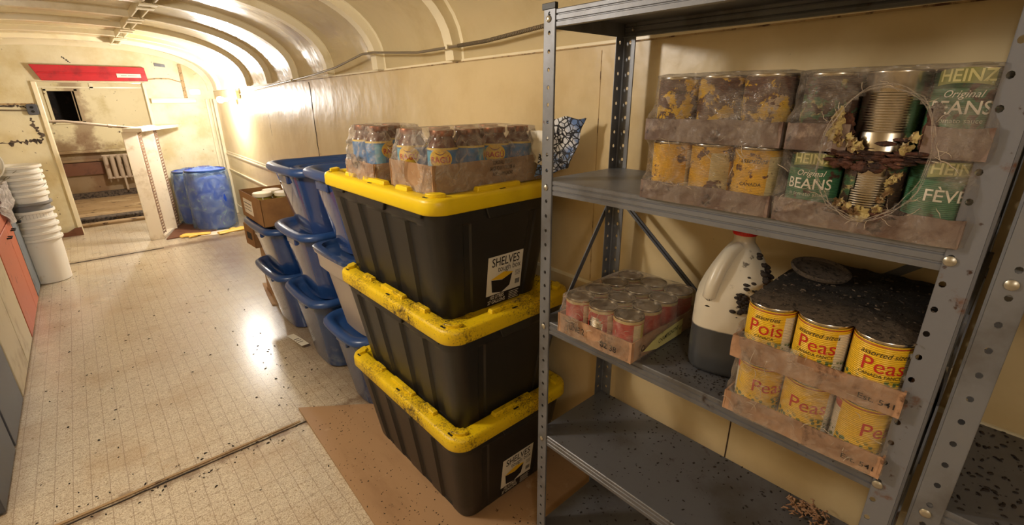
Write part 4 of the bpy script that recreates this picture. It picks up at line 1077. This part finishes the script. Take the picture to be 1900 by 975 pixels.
def strands(w, x, y0, y1, z0, z1, n, seed, holec=None):
    """raised film creases on the front side, pale to stand in for highlights, in the wrap's own space"""
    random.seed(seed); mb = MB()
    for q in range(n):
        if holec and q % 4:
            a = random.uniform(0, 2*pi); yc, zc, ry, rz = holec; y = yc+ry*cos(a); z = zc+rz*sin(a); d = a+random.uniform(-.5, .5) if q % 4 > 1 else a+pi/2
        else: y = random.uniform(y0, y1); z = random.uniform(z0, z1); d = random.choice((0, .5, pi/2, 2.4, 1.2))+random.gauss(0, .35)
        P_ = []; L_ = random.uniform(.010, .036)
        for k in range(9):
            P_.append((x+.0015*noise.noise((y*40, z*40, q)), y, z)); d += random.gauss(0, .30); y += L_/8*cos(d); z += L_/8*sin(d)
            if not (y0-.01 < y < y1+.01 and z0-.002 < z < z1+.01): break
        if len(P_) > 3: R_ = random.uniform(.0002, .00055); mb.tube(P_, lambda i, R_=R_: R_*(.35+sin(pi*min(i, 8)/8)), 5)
    o = O('film_crease_glint', mb, 'strand', w, ang=80); o['kind'] = 'stuff'; return o
def front_hole(yc, zc, ry, rz):
    return lambda p: p.x < 0 and ((p.y-yc)/(ry*(1+.25*noise.noise((p.y*30, p.z*30, 0)))))**2+((p.z-zc)/rz)**2 < 1

# --- pea pack on the third shelf
def pea_pack():
    z0 = T[2]; r = .0395; h = .113; y_l = .300; x0 = .820; sp = .0815
    tr = tray('cardboard_tray', 'lower cardboard tray of the yellow pea cans with printed corner', (x0, y_l, z0+.0005), .332, .252, .040, 'card_pink', None, wavy=.002)
    text('lettering', 'Est. 541', .009, on_x(-.0032, -.222, .012), 'ink', kid(tr, 'tray_wall'), xs=1.2, bold=.01)
    tr2 = tray('cardboard_tray', 'upper cardboard tray of the yellow pea cans, soft and stained', (x0+.001, y_l+.001, z0+.1165), .332, .254, .044, 'card_pink', None, wavy=.004)
    text('lettering', 'Est. 541', .0095, on_x(-.005, -.224, .014), 'ink', kid(tr2, 'tray_wall'), xs=1.2, bold=.01)
    pos = ('left', 'middle', 'right')
    P_ = [('Peas', .0245, .04, .058, 'ink_red', {}), ('assorted sizes', .0085, 0, .085, 'ink', {'shear': .3}), ('CANADA FANCY', .0055, 0, .050, 'ink', {})]
    Q_ = [('Pois', .026, 0, .058, 'ink_red', {}), ('assorties', .0085, 0, .086, 'ink', {'shear': .3}), ('CANADA', .0055, 0, .050, 'ink', {})]
    for layer, zz in ((0, z0+.003), (1, z0+.119)):
        for j in range(3):
            for i in range(4 if layer else 2):
                front = i == 0; yc = y_l-.0435-sp*j; xc = x0+.0435+sp*i
                side = pi
                if layer == 0:
                    tw = (1.0, -.62, -1.1)[j]; a0 = pi+(.75, .30, .9)[j] if front else pi
                    tx = [('Peas', .025, 0, .058, 'ink_red', {})] if front else []
                    lb = ('%s can in the front row of the lower tray of peas' % pos[j]).replace('left', 'leftmost').replace('right', 'rightmost') if front else 'can in the hidden second row of the lower pea tray'
                else:
                    a0 = pi+(.12, .05, .28)[j] if front else pi
                    tx = [dict_free(q) for q in ((Q_ if j == 0 else P_) if front else [])]
                    lb = (['yellow pea can lettered Pois at the left front of the upper tray', 'middle yellow pea can in the front row of the upper tray', 'upright yellow pea can at the right of the upper front row, beside the steel post'][j] if front else 'yellow pea can behind the front row under the black dirt, %s file' % pos[j])
                t = tin(lb, 'yellow pea cans on the third shelf', r, h-(.003 if layer else 0), 'lab_peas', (xc, yc, zz), a0, 'tin_rust', tx)
    # film
    w = wrap('cloudy shrink wrap round the two trays of yellow pea cans', 'shrink_wrap', (x0-.001, y_l+.001, z0+.002), .334, .256, [(0, .003), (.04, .004), (.055, .001), (.100, .000), (.116, .004), (.160, .005), (.180, .002), (.222, .001)], 'film', [lambda p: p.z > .150+.03*noise.noise((p.y*14, p.x*9, 2)) and (p.y < .02 or p.z > .17)], .038, 3, top=False, amp=.0025)
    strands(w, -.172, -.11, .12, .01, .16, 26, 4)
    # rotten black layer on the can tops
    random.seed(2); mb = MB(); A = []; nx, ny = 46, 40
    zt = z0+.119+h-.003
    for i in range(nx):
        row = []
        for j in range(ny):
            u = i/(nx-1); v = j/(ny-1); x = x0+.004+.335*u; y = y_l-.004-.252*v
            bx = abs(((y_l-.0435-y)/sp+.5) % 1-.5)*2
            x += (.030*(bx**2)*(1-u)) if u < .3 else 0
            n_ = noise.noise((x*40, y*40, 1))*.5+noise.noise((x*120, y*120, 4))*.35
            hh = .004+.010*min(1, max(0, u*1.8))+.006*n_*(1.2 if u > .15 else .4); edge = min(u, v, 1-u, 1-v)
            hh *= min(1, .25+edge*9); row.append((x, y, zt-.001+max(.0008, hh)))
        A.append(row)
    for i in range(nx-1):
        for j in range(ny-1): pass
    mb.loft(A, False, False, closed=False)
    o = O('rotten_dirt', mb, 'rot', ang=70); tag(o, 'black rotten dirt crusted over the tops of the yellow pea cans', 'dirt', kind='stuff')
    random.seed(8)
    pl = [(x0+.006+.30*random.random()**.6, y_l-.01-.24*random.random(), zt+.008+.006*random.random()) for _ in range(260)]
    o = pellets('loose_crumbs', pl, 'rot_brown', None, (.0015, .005)); tag(o, 'loose brown crumbs on the crust over the pea cans', 'crumbs', kind='stuff')
    # rusty folded tin lid on top of it
    l = thing('bent_can_lid', 'black bent tin lid lying on the dirt behind the milky jug', 'lid', (1.02, .235, zt+.022)); l.rotation_euler = (.12, -.1, 0)
    O('disc', MB().lathe([(.002, 0), (.042, 0), (.05, .002), (.052, .007), (.048, .009), (.043, .004), (.002, .003)], 28), 'rot', l)
def dict_free(q): return (q[0], q[1], q[2], q[3], q[4], dict(q[5]))
pea_pack()

# --- mushroom tray
def mushroom_tray():
    z0 = T[2]; r = .0355; h = .098; x0 = .818; y_l = .738; sp = .0735
    tr = tray('cardboard_tray', 'low stained cardboard tray of red labelled cans at the left of the third shelf', (x0, y_l, z0+.0005), .300, .226, .052, 'card_pink', wavy=.003)
    c = kid(tr, 'tray_wall')
    text('lettering', 'JUNE 2', .0165, on_x(-.0045, -.065, .022), 'ink', c, bold=.02, xs=.8)
    O('faded_print', MB().box(-.0050, -.0045, -.062, -.024, .043, .0445).box(-.0050, -.0045, -.062, -.030, .0395, .041), 'ink', c, smooth=False); text('lettering', '02 38', .015, on_x(-.0045, -.165, .014), 'ink', c, bold=.02)
    yp = O('printed_panel', MB().poly3([(.10, -.2315, .004), (.215, -.2315, .004), (.215, -.2315, .047), (.10, -.2315, .040), (.04, -.2315, .018)], (0, -.0004, 0)), 'ink_gold', c, smooth=False)
    text('lettering', 'CHAMPIGNONS', .0125, lambda a, b: (.150+a, -.2323, .020+b+.10*a), 'ink', yp, xs=.72, bold=.01)
    text('lettering', 'Ca', .016, lambda a, b: (.038+a, -.2323, .022+b), 'ink', c, shear=.3, xs=.7, bold=.01)
    ro = ('nearest', 'second', 'third', 'rearmost'); co = ('left', 'middle', 'right')
    for i in range(4):
        for j in range(3):
            front = i == 0; side = j == 2
            a0 = pi+.5 if front else (-pi/2 if side else pi)
            hole = (lambda u, v: (u-.43)**2/.010+(v-.45)**2/.12 < 1) if (i == 0 and j == 1) else None
            tx = []
            t = tin('%s can of the %s row in the tray of red labelled cans' % (co[j], ro[i]), 'red labelled cans in the low tray', r, h, 'lab_mush', (x0+.040+sp*i, y_l-.040-sp*j, z0+.003), a0, 'tin_lid', tx, hole)
            if i == 0 and j == 2: pass
    w = wrap('torn clear shrink wrap over the tray of red labelled cans', 'shrink_wrap', (x0-.001, y_l+.001, z0+.002), .302, .228, [(0, .003), (.050, .004), (.062, .0015), (.0985, .0005)], 'film', [front_hole(.004, .045, .038, .028)], .034, 9, amp=.0018)
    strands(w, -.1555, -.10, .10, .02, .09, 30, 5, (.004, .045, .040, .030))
mushroom_tray()

# --- jug
def jug():
    t = thing('plastic_jug', 'large milky plastic jug half full of dark liquid with a red cap', 'jug', (.985, .372, T[2]+.001), radians(18))
    rings = []
    pr = [(.060, 0, 3.4), (.072, .004, 3.4), (.0765, .014, 3.6), (.0775, .05, 3.8), (.0775, .12, 3.8), (.077, .165, 3.6), (.074, .185, 3.2), (.067, .205, 2.8), (.055, .232, 2.4), (.042, .258, 2.1), (.030, .278, 2), (.022, .288, 2), (.0205, .294, 2), (.0205, .312, 2)]
    for R_, z, e in pr:
        ring = []
        for i in range(56):
            a = 2*pi*i/56; ca, sa = cos(a), sin(a); k = (abs(ca)**e+abs(sa)**e)**(-1/e)
            ox = .004*(z/.3)
            ring.append((k*R_*ca+ox, k*R_*sa, z))
        rings.append(ring)
    O('jug_body', MB().loft(rings), 'jug', t, ang=60)
    # hollow handle on the camera side
    P_ = [(-.016, .006, .282), (-.030, .020, .270), (-.050, .034, .238), (-.062, .042, .205), (-.068, .045, .180), (-.066, .044, .160)]
    o = O('handle', MB().tube(P_, lambda i: (.012, .014, .0145, .0145, .0135, .008)[i], 14), 'jug', t, ang=80)
    O('cap', MB().lathe([(.002, .306), (.0235, .306), (.024, .309), (.024, .324), (.0225, .327), (.002, .3275)], 36), 'red_cap', t)
    mb = MB()
    for k in range(36): a = 2*pi*k/36; mb.bar((.0242*cos(a), .0242*sin(a), .309), (.0242*cos(a), .0242*sin(a), .323), .0018, .0012, (cos(a), sin(a), 0))
    O('knurling', mb, 'red_cap', kid(t, 'cap'), smooth=False)
    # rot stuck to the shoulder of the jug
    random.seed(12); mb = MB(); C_ = Vector((.985, .372, T[2])); m3 = Matrix.Rotation(radians(18), 3, 'Z')
    def surf(a, z):     # point on the jug skin
        k0 = [q for q in pr if q[1] <= z][-1]; k1 = [q for q in pr if q[1] >= z][0]; f = 0 if k1[1] == k0[1] else (z-k0[1])/(k1[1]-k0[1]); R_ = k0[0]+(k1[0]-k0[0])*f; e = k0[2]
        b_ = a-radians(18); k = (abs(cos(b_))**e+abs(sin(b_))**e)**(-1/e); return C_+m3 @ Vector((k*R_*cos(b_), k*R_*sin(b_), z))
    for q in range(240):
        u = random.random(); a = radians(205+75*u)+random.gauss(0, .06); zc = (.150+.035*(1-u)+.10*max(0, u-.45)); z = min(.27, max(.12, zc+random.gauss(0, .010+.035*u)))
        c = surf(a, z); s = random.uniform(.0015, .0055)*(1 if u < .6 else 1.7)
        rr = []
        for k in range(6):
            p = pi*k/5; rr.append([(c.x+s*.8*sin(p)*cos(2*pi*i/8)*(1+.8*noise.noise((q+i, k, 1))), c.y+s*1.3*sin(p)*sin(2*pi*i/8)*(1+.8*noise.noise((i, k+q, 2))), c.z+s*.7*cos(p)*(1+.6*noise.noise((i, k, q)))) for i in range(8)])
        mb.loft(rr)
    o = O('rot_clump', mb, 'debris', ang=80); tag(o, 'black rotten clump stuck on the shoulder of the milky jug', 'clump', kind='stuff')
jug()

# --- the two double packs on the second shelf
def rot_pack():
    z0 = T[1]; r = .0395; h = .110; sp = .0805; y_l = .530; x0 = .826; dx = .168; dy = .247
    tray('cardboard_tray', 'lower rotten tray of the rusty yellow cans on the second shelf', (x0, y_l, z0+.0005), dx, dy, .036, 'card_wet', wavy=.006)
    tray('cardboard_tray', 'upper rotten tray of the rusty yellow cans on the second shelf', (x0, y_l, z0+.1145), dx, dy, .040, 'card_wet', wavy=.005)
    A = ['leftmost', 'middle', 'rightmost']
    for L_, zz in ((0, z0+.003), (1, z0+.1175)):
        for j in range(3):
            for i in range(2):
                front = i == 0
                a0 = pi+(.5, -.3, .15)[j]
                tx = []
                if front and L_ == 0 and j == 2: tx = [('assorties', .009, 0, .084, 'ink', {'shear': .3}), ('CANADA', .006, 0, .046, 'ink', {})]
                if front and L_ == 1 and j == 0: tx = [('assorties', .008, 0, .080, 'ink', {'shear': .3})]
                lb = ('%s %s can in the %s row of the rusty yellow pack' % (A[j], 'yellow stained' if L_ == 0 else 'heavily rusted', 'lower' if L_ == 0 else 'upper')) if front else 'can in the hidden back row of the rusty yellow pack'
                tin(lb, 'rusty yellow cans on the second shelf', r, h, 'lab_peas_rust' if L_ == 0 else 'lab_rot', (x0+.043+sp*i, y_l-.043-sp*j, zz), a0, 'tin_rust', tx)
    w = wrap('grimy shrink wrap around the rusty yellow cans', 'shrink_wrap', (x0-.001, y_l+.001, z0+.002), dx+.002, dy+.002, [(0, .006), (.034, .006), (.050, .002), (.100, .001), (.117, .007), (.155, .006), (.172, -.001), (.205, -.003), (.2285, -.003)], 'film_dirty', [], .036, 5, amp=.003)
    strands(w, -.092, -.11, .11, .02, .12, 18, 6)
rot_pack()
def bean_pack():
    z0 = T[1]; r = .0375; h = .108; sp = .0765; y_l = .276; x0 = .826; dx = .16; dy = .232
    tray('cardboard_tray', 'lower brown tray of the green bean cans on the second shelf', (x0, y_l, z0+.0005), dx, dy, .038, 'card_wet', wavy=.006)
    t2 = tray('cardboard_tray', 'upper brown tray of the green bean cans, torn open at the front', (x0, y_l, z0+.1145), dx, dy, .040, 'card_wet', wavy=.006)
    # tear the middle of the upper tray's front away
    m = kid(t2, 'tray_wall').data; b = bmesh.new(); b.from_mesh(m)
    kill = [f for f in b.faces if f.calc_center_median().x < .01 and -.158 < f.calc_center_median().y < -.075 and f.calc_center_median().z > .004]
    bmesh.ops.delete(b, geom=kill, context='FACES'); b.to_mesh(m); b.free()
    A = ['leftmost', 'middle', 'rightmost']
    H_ = lambda a, rz: [('HEINZ', .015, a, .092, 'ink_gold', {'bold': .02, 'xs': .95}), ('Original', .009, a, .073, 'ink_white', {'shear': .35}), ('BEANS', .0165, a, .053, 'ink_white', {'bold': .012}), ('in tomato sauce', .0062, a, .042, 'ink_pale', {})]
    F_ = lambda a: [('HEINZ', .015, a, .092, 'ink_gold', {'bold': .02, 'xs': .95}), ('FÈVES', .0165, a, .056, 'ink_white', {'bold': .012})]
    for L_, zz in ((0, z0+.003), (1, z0+.1175)):
        for j in range(3):
            for i in range(2):
                front = i == 0; a0 = pi+(.25, .1, .12)[j]; tx = []; hole = None; lab = 'lab_beans'
                if front and L_ == 1 and j == 1: lab = None
                if front and L_ == 0 and j == 1: hole = lambda u, v: abs(u-.50) < .10-.07*abs(v-.45)+.02*noise.noise((u*40, v*20, 1)) and .25 < v < .98; lab = 'lab_beans_rot'
                if front and L_ == 1 and j == 0: lab = 'lab_beans_rot'; tx = []
                if front and L_ == 1 and j == 2: tx = H_(.05, 0); a0 = pi-.12
                if front and L_ == 0 and j == 0: tx = H_(0, 0); a0 = pi+.05
                if front and L_ == 0 and j == 2: tx = F_(0); a0 = pi+.42
                names = {(1, 0): 'peeling brown and green can at the left of the upper bean row', (1, 1): 'bare shiny ribbed can in the torn middle of the upper bean row', (1, 2): 'clean green bean can at the right end of the upper row',
                         (0, 0): 'green bean can at the left end of the lower row', (0, 1): 'green can with torn paper showing ribbed metal, middle of the lower bean row', (0, 2): 'green can lettered in French at the right of the lower bean row'}
                lb = names[(L_, j)] if front else 'can in the hidden back row of the green bean pack'
                t = tin(lb, 'green bean cans on the second shelf', r, h, lab, (x0+.041+sp*i, y_l-.041-sp*j, zz), a0, 'tin_rust', tx, hole)
                if front and tx:
                    l = [c for c in t.children if c.name.startswith('label')][0]
                    f = on_cyl(r*1.003+.0003, a0, .098)
                    mb = MB(); up = []; dn = []
                    for k in range(17):
                        a = -.030+.060*k/16; up.append(f(a, .010-4*a*a)); dn.append(f(a, -.010-4*a*a+.002))
                    mb.loft([up, dn], False, False, closed=False); O('banner', mb, 'ink_olive', l, smooth=False, fix=False)
                    f = on_cyl(r*1.003+.0003, a0, .020)
                    mb = MB().loft([[f(-.030+.034*k/10, .010-.010*k/10) for k in range(11)], [f(-.030+.034*k/10, -.008) for k in range(11)]], False, False, closed=False); O('wedge', mb, 'ink_gold', l, smooth=False, fix=False)
    # torn wet label shreds in the opening
    random.seed(21); mb = MB()
    def lump(mb, c, s_, sq, seed):
        rr = []
        for k in range(9):
            p = pi*k/8; rr.append([(c[0]+s_*sq[0]*sin(p)*cos(2*pi*i/14)*(1+.7*noise.noise((i*.9+seed, k*.9, 1))), c[1]+s_*sq[1]*sin(p)*sin(2*pi*i/14)*(1+.7*noise.noise((i*.9, k*.9+seed, 2))), c[2]+s_*sq[2]*cos(p)*(1+.6*noise.noise((i*.8, k*.8, seed)))) for i in range(14)])
        mb.loft(rr)
    for q in range(120):     # soggy fibres along the torn upper tray and at the bottom of the opening
        if q % 3: y = y_l-.116+random.uniform(-.060, .060); z = z0+.112+random.gauss(0, .007)
        else: y = y_l-.116+random.uniform(-.045, .045); z = z0+.040-.016*(1-((y-y_l+.116)/.05)**2)+random.uniform(-.004, .006)
        lump(mb, (x0+.002+random.uniform(-.004, .008), y, z), random.uniform(.0025, .007), (.7, 1.9, .5), q)
    for q in range(16):     # brown pulp covering the can left of the bare one
        lump(mb, (x0+.010+random.uniform(-.003, .003), y_l-.062+random.uniform(-.014, .014), z0+.150+random.uniform(-.028, .024)), random.uniform(.008, .014), (.6, 1.0, 1.2), q+90)
    for q in range(7): lump(mb, (x0+.010, y_l-.170+random.uniform(-.005, .006), z0+.150+random.uniform(-.026, .024)), random.uniform(.006, .010), (.7, .8, 1.3), q+130)
    for q in range(12): lump(mb, (x0+.004, y_l-.096+random.uniform(-.03, .03), z0+.104+random.uniform(-.012, .002)), random.uniform(.004, .007), (.6, 1.3, .9), q+150)
    MT['pulp'] = M('dark_brown_pulp', (92, 54, 38), .7, 0, [((50, 28, 20), 40, .45, .58), ((150, 110, 80), 90, .62, .70)], (160, 1.0, .004))
    o = O('torn_pulp', mb, 'pulp', ang=70); tag(o, 'dark brown cardboard pulp in the opening of the green bean pack', 'pulp', kind='stuff')
    mb = MB()
    for (y, z, s_) in ((-.068, .160, .008), (-.070, .150, .009), (-.067, .140, .008), (-.073, .132, .006), (-.069, .170, .006), (-.085, .134, .006), (-.092, .128, .007), (-.099, .124, .006), (-.158, .140, .006), (-.155, .128, .006), (-.150, .090, .005), (-.146, .078, .005), (-.143, .066, .005), (-.138, .056, .005), (-.10, .036, .007), (-.112, .030, .008), (-.125, .030, .008), (-.088, .044, .006), (-.137, .040, .006)):
        for q in range(3):
            yy, zz = y_l+y+random.uniform(-.004, .004), z0+z+random.uniform(-.004, .004); a1 = random.uniform(0, 6); A_ = []
            for k in range(13):
                a = 2*pi*k/13; R_ = s_*random.uniform(.35, 1.25); A_.append((x0-.003+.003*sin(a+a1)+random.uniform(-.001, .001), yy+R_*cos(a), zz+1.15*R_*sin(a)))
            o_ = len(mb.v); mb.v += A_+[(x0-.004, yy, zz)]+[(p[0]+.0008, p[1], p[2]) for p in A_]
            mb.f += [(o_+k, o_+(k+1) % 13, o_+13) for k in range(13)]+[(o_+k, o_+14+k, o_+14+(k+1) % 13, o_+(k+1) % 13) for k in range(13)]
    o = O('label_scraps', mb, M('yellowish_label_pulp', (184, 164, 106), .7, 0, [((112, 84, 50), 50, .46, .56), ((206, 194, 160), 90, .58, .64)], (160, .8, .003)), ang=70); tag(o, 'pale yellow torn label scraps hanging in the opening of the bean pack', 'label scraps', kind='stuff')
    w = wrap('grimy shrink wrap with a large round hole, around the green bean cans', 'shrink_wrap', (x0-.001, y_l+.001, z0+.002), dx+.002, dy+.002, [(0, .008), (.036, .009), (.052, .006), (.100, .004), (.117, .008), (.155, .007), (.172, .002), (.205, .001), (.2265, .001)], 'film_dirty', [front_hole(-.002, .112, .062, .088)], .036, 8, amp=.003)
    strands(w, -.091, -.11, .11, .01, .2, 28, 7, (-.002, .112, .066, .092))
    # thick rolled edge of film round the hole
    mb = MB(); random.seed(6)
    for q in range(3):
        P_ = []
        for k in range(41):
            a = 2*pi*k/40; rr = 1.0+.022*q+.09*noise.noise((cos(a)*2.5, sin(a)*2.5, q*1.7)); P_.append((x0-.0125-.001*q, y_l-.118+.063*rr*cos(a), z0+.114+.089*rr*sin(a)))
        mb.tube(P_, .0007, 5)
    o = O('film_edge', mb, 'film'); tag(o, 'gathered strands of film around the hole in the bean pack wrap', 'film strands', kind='stuff')
bean_pack()

# --- sauce jars on the top tote
def sauce_jar(label, loc, rz, ztxt=True, group='sauce jars on the yellow lid'):
    t = thing('sauce_jar', label, 'jar', loc, rz, group)
    O('glass', MB().lathe([(.002, 0), (.040, 0), (.0435, .006), (.0440, .02), (.0430, .05), (.0440, .085), (.0437, .114), (.0410, .124), (.033, .137), (.0295, .143), (.0290, .150), (.002, .150)], 36), 'sauce', t, ang=60)
    O('jar_lid', MB().lathe([(.002, .149), (.0325, .149), (.0335, .151), (.0335, .163), (.0325, .1655), (.030, .166), (.0285, .1645), (.002, .1645)], 36), 'jarlid', t)
    l = label_part(.0442, 0, .022, .119, 'lab_jar', t, pi)
    f = on_cyl(.0442*1.003+.0004, pi, .090)
    mb = MB().loft([[f(q*.034*cos(2*pi*k/28), q*.027*sin(2*pi*k/28)) for k in range(28)] for q in (1, .85, .7, .55, .4, .25, .1)], False, True); O('oval', mb, 'ink_yellow', l, smooth=False, fix=False)
    text('lettering', 'RAGÚ', .0165, on_cyl(.0442*1.003+.0009, pi, .0795), 'ink_red', l, bold=.03, xs=.95)
    f = on_cyl(.0442*1.003+.0008, pi, .109)
    mb = MB(); up = [f(-.017+.034*k/12, -.006*sin(pi*k/12)) for k in range(13)]; dn = [f(-.017+.034*k/12, -.009*sin(pi*k/12)-.0005) for k in range(13)]; mb.loft([up, dn], False, False, closed=False)
    O('emblem', mb, M('dark_red_ink', (120, 40, 24), .5), l, smooth=False, fix=False)
    return t
def jar_pack():
    zt = .756+.4015; X0, Y0 = .690, 1.332
    big = tray('cardboard_tray', 'long cardboard tray of sauce jars on the top yellow lid', (X0, Y0, zt), .436, .240, .079, 'card', wavy=.004)
    c = kid(big, 'tray_wall')
    for k, (s, yy) in enumerate((("L'ORIGINALE 10009210", .064), ('SAUCE POUR PATES 2008 AA', .047), ('AUX CHAMPIGNONS', .030))):
        w = (.10, .125, .085)[k]; text('lettering', s, .0115, lambda a, b, yy=yy: (.245+a+.0, -.2468-.0012, yy+b), 'ink', c, xs=w/ (len(s)*.0098)*.92)
    zj = zt+.003
    turn = [radians(46), radians(160), radians(52), radians(178)]; texts = ['sauce jar at the near corner of the long tray', 'second sauce jar along the near side of the long tray', 'third sauce jar along the near side, its logo facing out', 'rightmost sauce jar on the near side of the long tray']
    first = None
    for k, x in enumerate((.055, .150, .247, .345)):
        if not first: first = sauce_jar(texts[0], (X0+x+.015, Y0-.190, zj), turn[0]); j0 = first
        else: dup(first, (X0+x+.015, Y0-.190, zj), turn[k], texts[k])
    names = ['left corner sauce jar of the long tray, logo facing the aisle', 'second sauce jar in the rear row of the long tray', 'third sauce jar in the rear row of the long tray', 'rightmost sauce jar in the rear row of the long tray']
    for k, x in enumerate((.048, .150, .247, .345)): dup(first, (X0+x, Y0-.058, zj), (radians(44), radians(100), 1.9, 2.2)[k], names[k])
    w = wrap('clear wrinkled shrink wrap over the long tray of sauce jars', 'shrink_wrap', (X0-.002, Y0+.002, zt-.001), .440, .244, [(0, .004), (.078, .005), (.095, .0015), (.115, -.001), (.135, -.008), (.168, -.014)], 'film_jar', [front_hole(-.02, .055, .045, .040)], .045, 2, amp=.004)
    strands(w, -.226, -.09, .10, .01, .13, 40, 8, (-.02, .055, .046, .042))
    X1, Y1 = .678, 1.632
    sm = tray('cardboard_tray', 'small torn cardboard tray with two sauce jars left of the long tray', (X1, Y1, zt), .215, .215, .055, 'card_pink', wavy=.010)
    dup(first, (X1+.055, Y1-.058, zj), 2.5, 'sauce jar at the far left corner of the small tray')
    dup(first, (X1+.055, Y1-.156, zj-.0), 2.0, 'sauce jar in the small tray next to the long tray')
    dup(first, (X1+.155, Y1-.058, zj), 2.5, 'sauce jar in the small tray, nearer the wall')
    wrap('clear crumpled shrink wrap over the small tray of jars', 'shrink_wrap', (X1-.002, Y1+.002, zt-.001), .218, .218, [(0, .006), (.055, .006), (.08, .003), (.115, .001), (.135, -.010), (.169, -.018)], 'film_jar', [], .045, 4, amp=.007)
    # brown dead leaf like scrap in the small pack
    random.seed(3)
    o = O('brown_scrap', MB().prism([(0, 0), (.03, .004), (.045, .03), (.03, .05), (.006, .045), (-.01, .02)], 0, .0015), 'card_wet'); o.rotation_euler = (pi/2, 0, pi/2); o.location = (X1-.006, Y1-.10, zt+.03); tag(o, 'brown dried scrap of paper in the front of the small jar tray', 'paper')
jar_pack()

# --- patterned bag behind the post
def bag():
    m = NT('blue_white_crackle_print'); v = m.vor(55, None, 'DISTANCE_TO_EDGE'); v2 = m.vor(38, m.co((1, 1.3, 1), None, (.5, .3, .7)), 'DISTANCE_TO_EDGE')
    c = m.mix(m.ramp(m.noise(14, 3), .42, .56), (226, 228, 234), (96, 128, 186)); c = m.mix(m.ramp(v, .07, .05), c, (22, 24, 38)); c = m.mix(m.ramp(v2, .075, .05), c, (22, 24, 38)); mat = m.done(c, .45)
    q = thing('patterned_bag', 'blue and white crackle printed bag leaning on the wall behind the steel post', 'bag', (1.10, .985, 1.165))
    A = []
    TL_, TR_, BR_, BL_ = Vector((1.090, 1.048, 1.350)), Vector((1.150, .945, 1.350)), Vector((1.120, .985, 1.200)), Vector((1.060, 1.075, 1.168))
    for j in range(13):
        row = []
        for i in range(13):
            u, w = i/12, j/12; p = (TL_.lerp(TR_, u)).lerp(BL_.lerp(BR_, u), w)
            p = p+Vector((.012*noise.noise((u*3, w*3, 1)), .010*noise.noise((u*3, w*3, 5)), .008*noise.noise((u*3, w*2, 9)))); row.append((p.x-1.10, p.y-.985, p.z-1.165))
        A.append(row)
    O('printed_face', MB().loft(A, False, False, closed=False), mat, q, solid=.006, ang=80)
    A2 = [[(p[0]+.018+.01*sin(i*.5), p[1]+.020, p[2]-.01) for i, p in enumerate(row[:9])] for row in A[1:11]]
    O('rear_face', MB().loft(A2, False, False, closed=False), mat, q, solid=.004, ang=80)
    A = []
    for j in range(9):
        A.append([(-.03+.02*noise.noise((i*.4, j*.4, 2)), .125-.085*i/8+.008*noise.noise((i*.5, j*.5, 7)), .045+.105*j/8-.02*abs(i/8-.5)*(j/8)+.01*noise.noise((i*.6, j*.6, 4))) for i in range(9)])
    O('white_lining', MB().loft(A, False, False, closed=False), 'white', q, solid=.004, ang=80)
bag()

# ---------------------------------------------------------------- debris
def scatter(n, box, seed, dens=None):
    random.seed(seed); out = []
    while len(out) < n:
        x = random.uniform(box[0], box[1]); y = random.uniform(box[2], box[3])
        if dens and random.random() > dens(x, y): continue
        out.append((x, y, box[4]))
    return out
o = pellets('shelf_debris', scatter(420, (.85, 1.13, .30, .52, T[2]+.0008), 1, lambda x, y: .15+.85*max(0, 1-math.hypot(x-.90, y-.33)/.16)), 'debris', None, (.0012, .0035)); tag(o, 'small dark droppings scattered in front of the milky jug', 'droppings', kind='stuff')
o = pellets('shelf_debris', scatter(260, (.85, 1.14, .04, .80, T[3]+.0008), 2, lambda x, y: .15+.85*(x-.85)/.3), 'debris', None, (.0012, .005)); tag(o, 'small dark droppings scattered on the empty fourth shelf', 'droppings', kind='stuff')
o = pellets('shelf_debris', scatter(300, (.85, 1.14, .04, .80, T[4]+.0008), 3), 'debris', None, (.0015, .006)); tag(o, 'dark droppings scattered on the lowest shelf', 'droppings', kind='stuff')
o = pellets('shelf_debris', scatter(420, (.85, 1.14, -.5, -.03, .8228), 4), 'debris', None, (.0015, .006)); tag(o, 'dark crumbs scattered over the shelf of the second unit at the right edge', 'crumbs', kind='stuff')
o = pellets('lid_debris', scatter(160, (1.07, 1.14, 1.0, 1.28, .389+.4008), 5)+scatter(90, (.66, .70, 1.02, 1.6, .389+.4008), 6), 'debris', None, (.0012, .004)); tag(o, 'black crumbs lying on the rim of the middle yellow lid', 'crumbs', kind='stuff')
o = pellets('floor_debris', scatter(210, (-.45, .62, 1.0, 5.6, .0008), 7)+scatter(46, (.45, .70, 1.9, 2.9, .0008), 8)+scatter(80, (-.47, .45, 1.9, 2.06, .0008), 9), 'debris', None, (.0015, .008)); tag(o, 'dark chips and flakes scattered over the pale floor', 'debris', kind='stuff')
o = pellets('board_debris', scatter(300, (.47, .68, .6, 1.95, .0135), 10)+scatter(160, (.72, .88, .5, .95, .0135), 11), 'debris', None, (.001, .004)); tag(o, 'dark specks scattered over the plywood board', 'debris', kind='stuff')
def rotten_lump():
    random.seed(33); mb = MB()
    for q in range(70):
        y = .215-.085*random.random(); x = 1.105+.018*random.gauss(0, .8)-.1*(y-.17)**2*20; L_ = random.uniform(.006, .022); d = random.choice((1.2, -1.4))+random.gauss(0, .6)
        P_ = [(x+L_*k/4*cos(d), y+L_*k/4*sin(d)+.002*sin(k*2+q), T[3]+.003+.008*sin(pi*k/4)*random.random()+random.uniform(0, .004)) for k in range(5)]
        mb.tube(P_, lambda i: (.0006, .0018, .0024, .0016, .0005)[i], 6)
    o = O('decayed_scrap', mb, 'card_pink', smooth=False); tag(o, 'pale decayed scrap lying at the back of the fourth shelf', 'scrap', kind='stuff')
rotten_lump()
